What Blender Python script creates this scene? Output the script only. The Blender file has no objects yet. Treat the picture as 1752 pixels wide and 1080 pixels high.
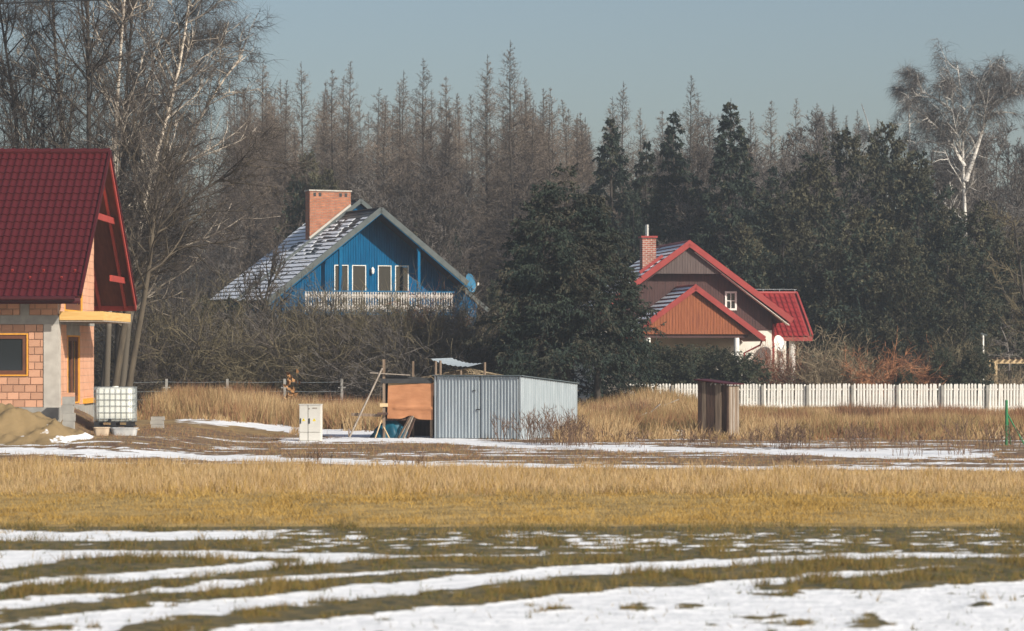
import bpy, math
import numpy as np
from mathutils import Vector

# ------------------------------------------------------------------ camera, world, sun, exposure
S = bpy.context.scene
F = 5000.0                       # focal length in photo pixels (1752 wide)
CAMZ = 3.0
HOR = 600.0                      # horizon row in the photograph
cam_d = bpy.data.cameras.new("camera"); cam = bpy.data.objects.new("camera", cam_d)
S.collection.objects.link(cam); S.camera = cam
cam.location = (0, 0, CAMZ); cam.rotation_euler = (math.radians(90), 0, 0)
cam_d.sensor_width = 36; cam_d.lens = 36 * F / 1752
cam_d.shift_y = (HOR - 540) / 1752
cam_d.clip_start = 1; cam_d.clip_end = 8000
cam_d.dof.use_dof = True; cam_d.dof.focus_distance = 112; cam_d.dof.aperture_fstop = 1.9

SUN_AZ, SUN_EL = math.radians(48), math.radians(31)      # azimuth measured from -Y towards +X
to_sun = Vector((math.sin(SUN_AZ)*math.cos(SUN_EL), -math.cos(SUN_AZ)*math.cos(SUN_EL), math.sin(SUN_EL)))
wd = bpy.data.worlds.new("World"); S.world = wd; wd.use_nodes = True
nt = wd.node_tree; bg = nt.nodes["Background"]
sky = nt.nodes.new("ShaderNodeTexSky"); sky.sky_type = 'NISHITA'; sky.sun_disc = False
sky.sun_elevation = SUN_EL; sky.sun_rotation = math.atan2(to_sun.x, to_sun.y)
sky.altitude = 200; sky.air_density = 1.0; sky.dust_density = 2.6; sky.ozone_density = 1.0
nt.links.new(sky.outputs[0], bg.inputs[0]); bg.inputs[1].default_value = 0.09
sd = bpy.data.lights.new("sun", 'SUN'); sd.energy = 5.0; sd.angle = math.radians(0.6); sd.color = (1, 0.93, 0.82)
so = bpy.data.objects.new("sun", sd); S.collection.objects.link(so)
so.rotation_euler = to_sun.to_track_quat('Z', 'Y').to_euler()
so.location = (60, -60, 80)
S.view_settings.view_transform = 'Standard'; S.view_settings.look = 'None'
S.view_settings.exposure = 0.2; S.view_settings.gamma = 1.0; S.view_settings.use_curve_mapping = False

# ------------------------------------------------------------------ helpers
C = S.collection
def W(x, y, D):                   # a point of the place seen at photo pixel x,y at distance D
    return np.array([(x-876)*D/F, D, CAMZ+(HOR-y)*D/F])
def R(seed): return np.random.default_rng(seed)

class Acc:
    def __init__(s): s.v=[]; s.n=0; s.p=[]
    def add(s, verts, faces, mi=0):
        verts=np.asarray(verts,float).reshape(-1,3); faces=np.asarray(faces,int)
        if faces.ndim==1: faces=faces[None]
        m=np.broadcast_to(np.asarray(mi),(len(faces),)).copy()
        s.p.append((faces+s.n,m)); s.v.append(verts); s.n+=len(verts)
    HEX=[[0,3,2,1],[4,5,6,7],[0,1,5,4],[1,2,6,5],[2,3,7,6],[3,0,4,7]]
    def hexa(s,pts,mi=0): s.add(pts,s.HEX,mi)
    def bx(s,x0,x1,y0,y1,z0,z1,mi=0):
        s.hexa([(x0,y0,z0),(x1,y0,z0),(x1,y1,z0),(x0,y1,z0),(x0,y0,z1),(x1,y0,z1),(x1,y1,z1),(x0,y1,z1)],mi)
    def bar(s,p,q,w,h,mi=0,up=(0,0,1)):
        p=np.array(p,float);q=np.array(q,float);d=q-p;d/=np.linalg.norm(d)
        u=np.array(up,float)
        if abs(d@u)>.97: u=np.array([0,1.,0])
        a=np.cross(d,u);a/=np.linalg.norm(a);b=np.cross(a,d)
        a=a*w/2;b=b*h/2
        s.hexa([p-a-b,p+a-b,q+a-b,q-a-b,p-a+b,p+a+b,q+a+b,q-a+b],mi)
    def slab(s,quad,t,mi=0):       # quad lifted: top face = quad, thickness t along -normal
        q=np.array(quad,float);n=np.cross(q[1]-q[0],q[2]-q[0]);n/=np.linalg.norm(n)
        s.hexa(list(q-n*t)+list(q),mi)
    def tube(s,pts,r,n=8,mi=0,cap=True):
        pts=np.array(pts,float);K=len(pts);r=np.broadcast_to(np.asarray(r,float),(K,))
        v,f=tubes(pts[None],r[None],n); s.add(v,f,mi)
        if cap:
            for k in (0,K-1):
                ring=v[k*n:(k+1)*n]; c=len(ring)
                s.add(np.vstack([ring,pts[k]]),[[i,(i+1)%n,n] for i in range(n)],mi)
    def prism(s,poly,y0,y1,mi=0):  # convex polygon (x,z) extruded along y
        n=len(poly); a=[(x,y0,z) for x,z in poly]; b=[(x,y1,z) for x,z in poly]
        s.add(a+b,[[i,(i+1)%n,n+(i+1)%n,n+i] for i in range(n)],mi)
        s.add(a,[[0,i,i+1] for i in range(1,n-1)],mi); s.add(b,[[0,i+1,i] for i in range(1,n-1)],mi)
    def mesh(s,name,mats,smooth=False,off=None):
        me=bpy.data.meshes.new(name); V=np.vstack(s.v)
        if off is not None: V=V-np.asarray(off)
        lo=[];tot=[];mi=[]
        for f,m in s.p:
            lo.append(f.ravel()); tot.append(np.full(len(f),f.shape[1])); mi.append(m)
        lo=np.concatenate(lo);tot=np.concatenate(tot);mi=np.concatenate(mi)
        me.vertices.add(len(V)); me.vertices.foreach_set('co',V.astype(np.float32).ravel())
        me.loops.add(len(lo)); me.loops.foreach_set('vertex_index',lo.astype(np.int32))
        me.polygons.add(len(tot)); st=np.concatenate([[0],np.cumsum(tot)[:-1]])
        me.polygons.foreach_set('loop_start',st.astype(np.int32)); me.polygons.foreach_set('loop_total',tot.astype(np.int32))
        me.polygons.foreach_set('material_index',mi.astype(np.int32))
        me.polygons.foreach_set('use_smooth',np.full(len(tot),bool(smooth)))
        for m in (mats if isinstance(mats,(list,tuple)) else [mats]): me.materials.append(m)
        me.update(calc_edges=True); me.validate(); return me

def nrm(a): return a/np.maximum(np.linalg.norm(a,axis=-1,keepdims=True),1e-9)
def tubes(P,Rr,n):                # P (N,K,3) radii (N,K): open tubes
    N,K,_=P.shape; T=np.empty_like(P); T[:,1:-1]=P[:,2:]-P[:,:-2]; T[:,0]=P[:,1]-P[:,0]; T[:,-1]=P[:,-1]-P[:,-2]; T=nrm(T)
    ref=np.where((np.abs(T[...,2:3])>.9),np.array([1.,0,0]),np.array([0,0,1.]))
    ref=np.broadcast_to(ref[:,:1],T.shape); A=nrm(np.cross(T,ref)); B=np.cross(T,A)
    ang=np.arange(n)*2*math.pi/n
    V=P[:,:,None]+Rr[:,:,None,None]*(A[:,:,None]*np.cos(ang)[:,None]+B[:,:,None]*np.sin(ang)[:,None])
    base=(np.arange(N)*K*n)[:,None,None]+(np.arange(K-1)*n)[None,:,None]; i=np.arange(n)[None,None]; j=(i+1)%n
    Fq=np.stack([base+i,base+j,base+n+j,base+n+i],-1).reshape(-1,4)
    return V.reshape(-1,3),Fq
def ribbons(P,w,rng):             # flat tapering twigs / blades: P (N,K,3), w (N,)
    N,K,_=P.shape; T=nrm(P[:,-1]-P[:,0]); sd=nrm(np.cross(T,rng.normal(size=(N,3))))
    sw=(w[:,None]*np.linspace(1,.25,K)[None])[...,None]*sd[:,None]/2
    V=np.concatenate([P[:,:-1]-sw[:,:-1],P[:,:-1]+sw[:,:-1],P[:,-1:]],1)  # K-1 left, K-1 right, tip
    m=K-1; b=(np.arange(N)*(2*m+1))[:,None]; k=np.arange(m-1)[None]
    Q=np.stack([b+k,b+m+k,b+m+k+1,b+k+1],-1).reshape(-1,4)
    Tt=np.stack([b[:,0]+m-1,b[:,0]+2*m-1,b[:,0]+2*m],-1)
    return V.reshape(-1,3),Q,Tt
def grow(st,d,L,K,rng,wob,grav):
    N=len(st); P=np.empty((N,K,3)); P[:,0]=st; d=nrm(d)
    for k in range(1,K):
        d=nrm(d+rng.normal(0,wob,(N,3))+np.array([0,0,grav])); P[:,k]=P[:,k-1]+d*(L/(K-1))[:,None]
    return P
def spawn(P,n,t0,t1,am,asd,rng,tpow=1.0):
    N,K,_=P.shape; idx=np.repeat(np.arange(N),n); t=t0+(t1-t0)*rng.random(N*n)**tpow
    f=t*(K-1); k=np.minimum(f.astype(int),K-2); fr=(f-k)[:,None]
    a=P[idx,k]; b=P[idx,k+1]; pos=a+(b-a)*fr; T=nrm(b-a)
    pr=nrm(np.cross(T,rng.normal(size=T.shape))); an=np.radians(rng.normal(am,asd,len(t)))[:,None]
    return pos,T*np.cos(an)+pr*np.sin(an),idx,t

ALL={}
def link(name,me,loc=(0,0,0),rz=0,parent=None):
    o=bpy.data.objects.new(name,me); C.objects.link(o); o.location=tuple(map(float,loc)); o.rotation_euler=(0,0,rz)
    if parent is not None: o.parent=parent
    return o
def tag(o,label=None,cat=None,group=None,kind=None):
    if label: o['label']=label
    if cat: o['category']=cat
    if group: o['group']=group
    if kind: o['kind']=kind
    return o
def thing(name,label,cat,loc=(0,0,0),rz=0,group=None):
    return tag(link(name,None,loc,rz),label,cat,group)
def part(name,acc,mats,parent,smooth=False,off=None,kind=None,label=None):
    o=link(name,acc.mesh(name,mats,smooth,off),parent=parent); tag(o,label=label,kind=kind); return o
def solo(name,acc,mats,base,label=None,cat=None,group=None,kind=None,smooth=False):
    o=link(name,acc.mesh(name,mats,smooth,base),base); return tag(o,label,cat,group,kind)
def copy_tree(root,loc,rz=0,sc=1.0,label=None,group=None):
    r=root.copy(); C.objects.link(r); r.location=tuple(map(float,loc)); r.rotation_euler=(0,0,rz)
    r.scale=(sc,sc,sc) if np.isscalar(sc) else sc
    if label: r['label']=label
    if group: r['group']=group
    for ch in KIDS.get(root.name,[]):
        c=ch.copy(); C.objects.link(c); c.parent=r
    return r
KIDS={}

# value noise
def vn(x,y,seed=0):
    rg=np.random.default_rng(seed); T=rg.random((256,256)); xi=np.floor(x).astype(int); yi=np.floor(y).astype(int)
    fx=x-xi; fy=y-yi; fx=fx*fx*(3-2*fx); fy=fy*fy*(3-2*fy)
    g=lambda i,j: T[i%256,j%256]
    return (g(xi,yi)*(1-fx)+g(xi+1,yi)*fx)*(1-fy)+(g(xi,yi+1)*(1-fx)+g(xi+1,yi+1)*fx)*fy
def fbm(x,y,seed=0,o=4): return sum(vn(x*2**i,y*2**i,seed+i)*.5**i for i in range(o))/(2-.5**(o-1))
def sst(a,b,x): t=np.clip((x-a)/(b-a),0,1); return t*t*(3-2*t)

# ------------------------------------------------------------------ materials
def mat(name,c1,c2=None,sc=4,rough=.85,metal=0,bump=0,bsc=None,st=(1,1,1),rnd=0,detail=5,lo=.35,hi=.65,spec=.3,trans=0):
    m=bpy.data.materials.new(name); m.use_nodes=True; n=m.node_tree.nodes; l=m.node_tree.links; b=n['Principled BSDF']
    b.inputs['Roughness'].default_value=rough; b.inputs['Metallic'].default_value=metal; b.inputs['Specular IOR Level'].default_value=spec
    if c2 is None: c2=tuple(x*.8 for x in c1)
    tc=n.new('ShaderNodeTexCoord'); mp=n.new('ShaderNodeMapping'); mp.inputs['Scale'].default_value=st; l.new(tc.outputs['Object'],mp.inputs['Vector'])
    nz=n.new('ShaderNodeTexNoise'); nz.inputs['Scale'].default_value=sc; nz.inputs['Detail'].default_value=detail; l.new(mp.outputs[0],nz.inputs['Vector'])
    rp=n.new('ShaderNodeValToRGB'); e=rp.color_ramp.elements; e[0].position=lo; e[1].position=hi; e[0].color=(*c1,1); e[1].color=(*c2,1)
    l.new(nz.outputs['Fac'],rp.inputs[0]); out=rp.outputs[0]
    if rnd:
        oi=n.new('ShaderNodeObjectInfo'); hv=n.new('ShaderNodeHueSaturation'); mr=n.new('ShaderNodeMapRange')
        mr.inputs['To Min'].default_value=1-rnd; mr.inputs['To Max'].default_value=1+rnd
        l.new(oi.outputs['Random'],mr.inputs['Value']); l.new(mr.outputs[0],hv.inputs['Value']); l.new(out,hv.inputs['Color']); out=hv.outputs[0]
    l.new(out,b.inputs['Base Color'])
    if bump:
        n2=n.new('ShaderNodeTexNoise'); n2.inputs['Scale'].default_value=bsc or sc*3; n2.inputs['Detail'].default_value=4; l.new(mp.outputs[0],n2.inputs['Vector'])
        bp=n.new('ShaderNodeBump'); bp.inputs['Strength'].default_value=bump; bp.inputs['Distance'].default_value=.03
        l.new(n2.outputs['Fac'],bp.inputs['Height']); l.new(bp.outputs[0],b.inputs['Normal'])
    return m
def brickmat(name,c1,c2,mort,bw,bh,ms=.012,axis='xz',rough=.9):
    m=bpy.data.materials.new(name); m.use_nodes=True; n=m.node_tree.nodes; l=m.node_tree.links; b=n['Principled BSDF']; b.inputs['Roughness'].default_value=rough
    tc=n.new('ShaderNodeTexCoord'); sp=n.new('ShaderNodeSeparateXYZ'); l.new(tc.outputs['Object'],sp.inputs[0])
    ad=n.new('ShaderNodeMath'); ad.operation='ADD'; l.new(sp.outputs[0],ad.inputs[0]); l.new(sp.outputs[1],ad.inputs[1])
    cb=n.new('ShaderNodeCombineXYZ'); l.new(ad.outputs[0],cb.inputs[0]); l.new(sp.outputs[2],cb.inputs[1])
    br=n.new('ShaderNodeTexBrick'); br.inputs['Scale'].default_value=1; br.inputs['Brick Width'].default_value=bw; br.inputs['Row Height'].default_value=bh
    br.inputs['Mortar Size'].default_value=ms; br.inputs['Color1'].default_value=(*c1,1); br.inputs['Color2'].default_value=(*c2,1); br.inputs['Mortar'].default_value=(*mort,1)
    l.new(cb.outputs[0],br.inputs['Vector'])
    nz=n.new('ShaderNodeTexNoise'); nz.inputs['Scale'].default_value=3; mx=n.new('ShaderNodeMixRGB'); mx.blend_type='MULTIPLY'; mx.inputs[0].default_value=.6
    l.new(tc.outputs['Object'],nz.inputs['Vector'])
    l.new(br.outputs['Color'],mx.inputs[1]); rp=n.new('ShaderNodeValToRGB'); rp.color_ramp.elements[0].position=.3; rp.color_ramp.elements[0].color=(.5,.45,.42,1); rp.color_ramp.elements[1].position=.6
    l.new(nz.outputs['Fac'],rp.inputs[0]); l.new(rp.outputs[0],mx.inputs[2]); l.new(mx.outputs[0],b.inputs['Base Color'])
    bp=n.new('ShaderNodeBump'); bp.inputs['Distance'].default_value=.02; bp.invert=True; l.new(br.outputs['Fac'],bp.inputs['Height']); l.new(bp.outputs[0],b.inputs['Normal'])
    return m
def glassmat(name,c,rough=.05):
    m=mat(name,c,c,rough=rough,spec=.5); return m
M={}
def birchmat(name,dark,pale,sc,st,lo,hi,z0,z1):
    m=mat(name,dark,pale,sc,st=st,lo=lo,hi=hi,detail=6); n=m.node_tree.nodes; l=m.node_tree.links; b=n['Principled BSDF']
    src=b.inputs['Base Color'].links[0].from_socket; tc=n['Texture Coordinate']; sp=n.new('ShaderNodeSeparateXYZ'); l.new(tc.outputs['Object'],sp.inputs[0])
    mr=n.new('ShaderNodeMapRange'); mr.inputs['From Min'].default_value=z0; mr.inputs['From Max'].default_value=z1; l.new(sp.outputs[2],mr.inputs['Value'])
    mx=n.new('ShaderNodeMixRGB'); l.new(mr.outputs[0],mx.inputs[0]); mx.inputs[1].default_value=(.1,.085,.065,1); l.new(src,mx.inputs[2]); l.new(mx.outputs[0],b.inputs['Base Color']); return m   # rough dark bark at a birch's foot
M['birch_limb']=mat('birch_limb',(.16,.135,.11),(.58,.51,.42),1.2,lo=.42,hi=.58,st=(1,1,3))
M['bark']=mat('bark_dark',(.04,.034,.028),(.07,.058,.047),6,st=(1,1,.3),bump=.4,rnd=.2)
M['bark_brown']=mat('bark_olive',(.11,.088,.06),(.06,.048,.035),5,st=(1,1,.3),bump=.4)  # olive-brown bark colour, paler than the dark bark
M['birch']=birchmat('birch_bark',(.11,.09,.075),(.72,.63,.52),2.2,(1.3,1.3,5),.38,.46,3.5,6.5)
M['birch_far']=mat('birch_bark_far',(.2,.18,.16),(.68,.65,.6),1.6,st=(1,1,4),lo=.35,hi=.45,detail=6)
M['twig']=mat('twig_brown',(.055,.046,.04),(.095,.078,.066),1.5,rnd=.2)
M['twig_grey']=mat('twig_grey',(.1,.09,.082),(.155,.138,.124),1.5,rnd=.2)
M['twig_larch']=mat('twig_larch',(.14,.112,.09),(.215,.172,.135),.5,rnd=.25)
M['twig_red']=mat('twig_red',(.26,.11,.055),(.36,.17,.08),2)
M['twig_rust']=mat('twig_rust',(.2,.075,.045),(.28,.12,.07),2)
M['twig_tan']=mat('twig_tan',(.2,.155,.1),(.28,.22,.14),2)
M['twig_olive']=mat('twig_olive',(.1,.085,.052),(.16,.13,.075),1.2,rnd=.2)
M['needle']=mat('needle_dark',(.014,.026,.021),(.035,.048,.03),.8,rnd=.25,lo=.3,hi=.7)
M['needle_olive']=mat('needle_olive',(.036,.042,.026),(.1,.088,.05),.7,rnd=.2,lo=.3,hi=.7)
M['needle_yew']=mat('needle_spruce',(.022,.028,.02),(.085,.072,.045),.55,lo=.35,hi=.7)
M['hedge']=mat('hedge_leaf',(.022,.034,.024),(.06,.066,.035),1,lo=.3,hi=.7)
M['leafbrown']=mat('dead_leaf',(.33,.16,.06),(.42,.24,.11),4)
M['straw']=mat('straw',(.4,.275,.135),(.52,.375,.205),.6)
M['straw2']=mat('straw_dark',(.27,.165,.075),(.37,.235,.11),.6)
M['straw3']=mat('straw_rust',(.19,.09,.045),(.27,.135,.065),.6)
M['straw4']=mat('straw_olive',(.2,.15,.06),(.29,.21,.09),.6)
M['gold']=mat('grass_gold',(.37,.225,.05),(.46,.3,.085),.4)
M['gold2']=mat('grass_ochre',(.19,.12,.026),(.28,.175,.04),.4)
M['green']=mat('grass_green',(.04,.052,.012),(.105,.1,.026),.6)
M['green2']=mat('grass_moss',(.13,.088,.022),(.2,.135,.038),.6)
M['weed']=mat('weed_dark',(.1,.06,.04),(.17,.105,.07),2)
M['snow']=mat('snow',(.82,.84,.88),(.74,.77,.82),3,rough=.6,bump=.3,bsc=14)
M['concrete']=mat('concrete',(.36,.35,.32),(.27,.26,.24),3,bump=.2)
M['conc_lt']=mat('concrete_light',(.5,.47,.42),(.4,.37,.33),3,bump=.2)
M['rust']=mat('weed_rust',(.17,.075,.042),(.24,.115,.062),.8)
M['block']=mat('clay_block',(.56,.315,.205),(.48,.25,.155),2,rnd=.2,bump=.25,bsc=30)
M['mortar']=mat('mortar',(.42,.31,.24),(.35,.25,.19),5)
M['foam']=mat('foam_orange',(.75,.36,.05),(.65,.3,.04),8)
M['frame_br']=mat('frame_brown',(.16,.065,.035),(.12,.05,.03),6,rough=.4)
M['glass']=glassmat('window_glass',(.018,.022,.024))
M['pine']=mat('pine_board',(.72,.46,.17),(.62,.37,.12),3,st=(.4,.4,6))
M['pine_lt']=mat('pine_pale',(.66,.5,.3),(.55,.4,.22),3,st=(.4,.4,5))
M['tile']=mat('metal_tile',(.07,.007,.009),(.055,.006,.007),1.5,rough=.5,spec=.25)
M['redtrim']=mat('red_trim',(.4,.06,.045),(.33,.05,.04),2,rough=.5)
M['soffit']=mat('soffit_brown',(.16,.055,.03),(.11,.038,.022),2,st=(6,1,1))
M['fascia']=mat('fascia_red',(.33,.055,.05),(.28,.045,.04),2,rough=.4)
M['rtile']=mat('red_roof_tile',(.27,.025,.025),(.2,.02,.02),2,rough=.5)
M['gutter']=mat('gutter_dark',(.06,.012,.014),rough=.35)
M['sand']=mat('sand',(.33,.23,.115),(.25,.165,.08),1.6,bump=.7,bsc=6)
M['sandsnow']=mat('sand_with_snow',(.22,.155,.075),(.82,.84,.88),.75,bump=.9,bsc=5,st=(1,.8,2.2),lo=.635,hi=.66,detail=4)
M['blue']=mat('blue_board',(.0,.098,.225),(.0,.07,.17),2.5,st=(5,1,.5),rough=.7,spec=.06)
M['bluetrim']=mat('blue_trim',(.001,.11,.24),(.001,.09,.2),3,rough=.7,spec=.08)
M['slate']=mat('roof_shingle',(.05,.058,.06),(.08,.088,.09),2,rough=.6)
M['greytrim']=mat('grey_fascia',(.105,.12,.12),(.08,.095,.095),3)
M['white']=mat('white_paint',(.8,.79,.75),(.6,.57,.51),3,lo=.4,hi=.8,rnd=.05)
M['wwall']=mat('white_render',(.78,.74,.66),(.7,.66,.58),1.5,bump=.1)
M['dkboard']=mat('brown_board',(.095,.05,.045),(.065,.036,.035),2.5,st=(6,1,.4))
M['grboard']=mat('grey_brown_board',(.13,.1,.092),(.1,.075,.07),2.5,st=(6,1,.4))
M['orboard']=mat('orange_board',(.34,.115,.05),(.22,.07,.035),2.5,st=(7,1,.4))
M['chim']=brickmat('chimney_brick',(.52,.185,.085),(.4,.125,.06),(.3,.24,.19),.25,.077)
M['chim2']=brickmat('chimney_clinker',(.4,.12,.075),(.32,.09,.06),(.55,.47,.4),.27,.1,.016)
M['steel']=mat('galvanised',(.45,.5,.53),(.32,.37,.4),2.2,rough=.5,metal=.2,st=(5,5,.35),lo=.3,hi=.7)
M['steel_d']=mat('steel_trim',(.2,.24,.26),(.15,.19,.2),3,rough=.5,metal=.4)
M['chrome']=mat('flue_steel',(.75,.75,.75),(.65,.65,.65),3,rough=.25,metal=.9)
M['black']=mat('black_plastic',(.02,.022,.025),(.03,.03,.033),5,rough=.5)
M['tank']=mat('tank_plastic',(.72,.73,.68),(.62,.64,.58),2,rough=.4)
M['cage']=mat('cage_steel',(.33,.36,.37),(.25,.28,.29),4,rough=.45,metal=.5)
M['cab']=mat('cabinet_grey',(.6,.585,.54),(.54,.525,.48),2,rough=.6)
M['yellow']=mat('sign_yellow',(.85,.68,.03),(.8,.62,.02),5)
M['wood']=mat('weathered_wood',(.27,.2,.145),(.16,.115,.08),3,st=(5,5,.5),bump=.3)
M['wood_g']=mat('grey_wood',(.36,.31,.26),(.25,.21,.17),3,st=(5,5,.6),bump=.3)
M['wood_d']=mat('dark_wood',(.12,.07,.05),(.06,.038,.03),3,st=(5,5,.5),bump=.3)
M['tarp']=mat('brown_tarp',(.44,.2,.095),(.36,.155,.07),2,st=(1,1,3),rough=.7,bump=.2)
M['teal']=mat('blue_tarp',(.006,.085,.13),(.004,.06,.1),3,rough=.5)
M['bitumen']=mat('bitumen_felt',(.03,.03,.032),(.05,.05,.05),4)
M['greenp']=mat('green_post_paint',(.03,.2,.075),(.025,.16,.06),5,rough=.5)
M['tub']=mat('beige_tub',(.62,.5,.37),(.52,.41,.3),3)
M['trough']=mat('grey_trough',(.3,.32,.34),(.55,.55,.54),2,rough=.6)
M['bal']=mat('baluster_paint',(.62,.59,.55),(.42,.39,.36),5)
M['dishblue']=mat('dish_blue',(.035,.16,.28),(.025,.13,.23),2)
# ------------------------------------------------------------------ ground: one sheet to the horizon
def gz(X,Y):
    X=np.asarray(X,float);Y=np.asarray(Y,float)
    z=.35*sst(-8.5,-12,X)*sst(80,90,Y)*(1-sst(150,220,Y))
    z=z+.6*np.exp(-(((X-6.2)/2.6)**2+((Y-122)/7)**2))        # overgrown heap beside the picket fence
    z=z+.25*np.exp(-(((X-11)/4)**2+((Y-122)/8)**2))
    z=z+.3*np.exp(-(((X+12.5)/3)**2+((Y-122)/4)**2))
    z=z+0.75*np.exp(-(((X+14.5)/.9)**2+((Y-96)/3.5)**2))           # earth thrown up against the plinth
    return z
BANDS=[ # rows of grass standing out of the thin snow: (photo x, far edge row, near edge row)
 [(-400,925,941),(0,928,942),(150,929,941),(300,928,943),(500,925,946),(700,920,950),(876,918,950),(1000,922,946)],
 [(-400,995,1012),(0,979,996),(60,970,990),(100,964,988),(200,953,984),(300,957,976),(430,959,964),(520,960,961)],
 [(-400,1032,1040),(0,1017,1027),(120,1001,1018),(200,1000,1012),(400,983,996),(600,966,982),(720,956,976),(876,953,978),(1000,950,968),(1150,948,962),(1320,938,952),(1500,937,946),(1752,936,948),(2100,936,948)],
 [(-400,1062,1085),(0,1044,1066),(120,1034,1052),(200,1027,1042),(400,1009,1024),(600,990,1002),(720,982,992),(876,974,982)],
 [(200,1076,1090),(300,1062,1084),(400,1051,1075),(600,1031,1057),(876,1000,1029),(1000,990,1013),(1200,976,1001),(1400,961,982),(1600,957,970),(1752,959,973),(2100,955,972)],
 [(1290,1007,1010),(1400,997,1012),(1500,988,1010),(1600,976,1006),(1752,962,994),(2100,950,985)],
]
PATCH=[(950,1046,26,7),(1080,1045,34,5),(1180,1040,20,4),(1340,1067,40,8),(1490,1060,22,6),(1490,1072,34,5),(1680,1035,14,5),(1340,1018,30,4),(900,1036,14,4),(60,1078,60,5),(320,1079,70,7),(1740,1030,30,4),(700,1040,20,3)]
SNOWB=[
 [(-500,763,773),(0,764,775),(200,771,781),(438,780,790),(700,790,797),(876,794,801),(1300,798,803),(1752,800,806),(2200,803,809)],
 [(300,716,721),(370,719,727),(440,724,733),(520,731,743),(640,738,752),(760,748,759),(876,757,766),(1100,762,772),(1400,770,778),(1500,773,779)],
 [(1380,770,778),(1450,767,783),(1560,768,786),(1640,772,784),(1700,775,780)],
 [(1130,738,741),(1165,735,750),(1190,739,745)],
 [(480,752,756),(570,750,758),(700,749,757),(780,752,757)],
]
def inband(bands,px,py,jit):
    out=np.full(px.shape,-1e3)
    for b in bands:
        b=np.array(b,float); t=np.interp(px,b[:,0],b[:,1]); bt=np.interp(px,b[:,0],b[:,2])
        d=np.minimum(py-t,bt-py)+jit
        d=np.where((px<b[0,0])|(px>b[-1,0]),-1e3,d); out=np.maximum(out,d)
    return out
def layout(X,Y):
    """returns snow cover 0..1 and zone weights of the field"""
    Yc=np.maximum(Y,5); py=600+5000*(3-gz(X,Y))/Yc; px=876+5000*X/Yc
    n1=fbm(X*1.3,Y*1.3,3); n2=fbm(X*4.,Y*4.,9,3); n3=fbm(X*5,Y*2.2,17,3)
    sc=np.clip((py-880)/200,.25,1)
    # near field
    g=inband(BANDS,px,py,((n1-.5)*22+(n2-.5)*12)*sc+1.3)
    for (x,y,a,b) in PATCH: g=np.maximum(g,(1-np.sqrt(((px-x)/a)**2+((py-y)/b)**2))*5+(n2-.5)*26+(n3-.5)*10-1.5)
    near=np.clip(.5-g/5,0,1); hol=sst(.68,.76,n3)*sst(.5,.62,n1); near=np.where(near<.5,np.maximum(near,hol*.75),np.minimum(near,1-.8*sst(.76,.82,1-n3)*sst(.5,.6,n2)))
    sp=sst(300,620,px)*(1-sst(940,955,py)); spk=sst(.5,.57,n2*.65+n1*.35)      # speckled strip on the right
    near=near*(1-sp)+sp*spk
    far=1-sst(-4,4,py-(910+8*(n1-.5)*2)); near=near*(1-far)
    # middle ground
    mid=inband(SNOWB,px,py,(n1-.5)*9+(n2-.5)*6); midv=np.clip(.5+mid/2.5,0,1)
    streak=sst(.56,.63,fbm(X*.35,Y*1.5,31))*sst(743,750,py)*(1-sst(800,806,py))
    midv=np.maximum(midv,streak*.95*sst(.35,.5,n2))
    back=np.interp(px,[-500,0,876,1752,2200],[782,790,803,808,810])
    inmid=(py<back+9*(n2-.5)*(.4+n1)); snow=np.where(inmid,midv,near)
    return snow,px,py,back,n1,n2
def axis(segs):
    a=[]
    for lo,hi,st in segs: a.append(np.arange(lo,hi,st))
    return np.unique(np.concatenate(a+[[segs[-1][1]]]))
gx=axis([(-3000,-300,450),(-300,-30,30),(-30,-15,.5),(-15,15,.17),(15,30,.5),(30,300,30),(300,3001,450)])
gy=axis([(-400,20,60),(20,30,.5),(30,50,.11),(50,76,.35),(76,108,.16),(108,150,1.),(150,300,10),(300,4001,600)])
GX,GY=np.meshgrid(gx,gy); GZ=gz(GX,GY)+.03*(fbm(GX*1.5,GY*1.5,5)-.5)*((GY>25)&(GY<150))
sn,px,py,back,n1,n2=layout(GX,GY)
GZ=GZ+.035*(1-sn)*(GY<50)*(GY>25)
a=Acc(); nx,ny=len(gx),len(gy); i=np.arange(nx-1)[None]; j=np.arange(ny-1)[:,None]
a.add(np.stack([GX,GY,GZ],-1).reshape(-1,3),np.stack([j*nx+i,j*nx+i+1,(j+1)*nx+i+1,(j+1)*nx+i],-1).reshape(-1,4))
gm=bpy.data.materials.new('field_ground'); gm.use_nodes=True; n=gm.node_tree.nodes; l=gm.node_tree.links; b=n['Principled BSDF']; b.inputs['Roughness'].default_value=.85
at=n.new('ShaderNodeAttribute'); at.attribute_name='snow'; zt=n.new('ShaderNodeAttribute'); zt.attribute_name='zone'
geo=n.new('ShaderNodeNewGeometry')
def noise(sc,det=5):
    q=n.new('ShaderNodeTexNoise'); q.inputs['Scale'].default_value=sc; q.inputs['Detail'].default_value=det; l.new(geo.outputs['Position'],q.inputs['Vector']); return q
def ramp(src,c1,c2,lo,hi):
    r=n.new('ShaderNodeValToRGB'); e=r.color_ramp.elements; e[0].position=lo; e[1].position=hi; e[0].color=(*c1,1); e[1].color=(*c2,1); l.new(src,r.inputs[0]); return r
def mixc(f,A,B):
    q=n.new('ShaderNodeMixRGB'); l.new(f,q.inputs[0]); l.new(A,q.inputs[1]); l.new(B,q.inputs[2]); return q
q1=noise(1.2); q2=noise(9)
q4=noise(5); ca=ramp(q4.outputs['Fac'],(.028,.03,.009),(.15,.108,.034),.36,.64)     # mossy winter turf
cb=ramp(q1.outputs['Fac'],(.2,.13,.035),(.42,.28,.09),.35,.65)       # straw field
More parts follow.
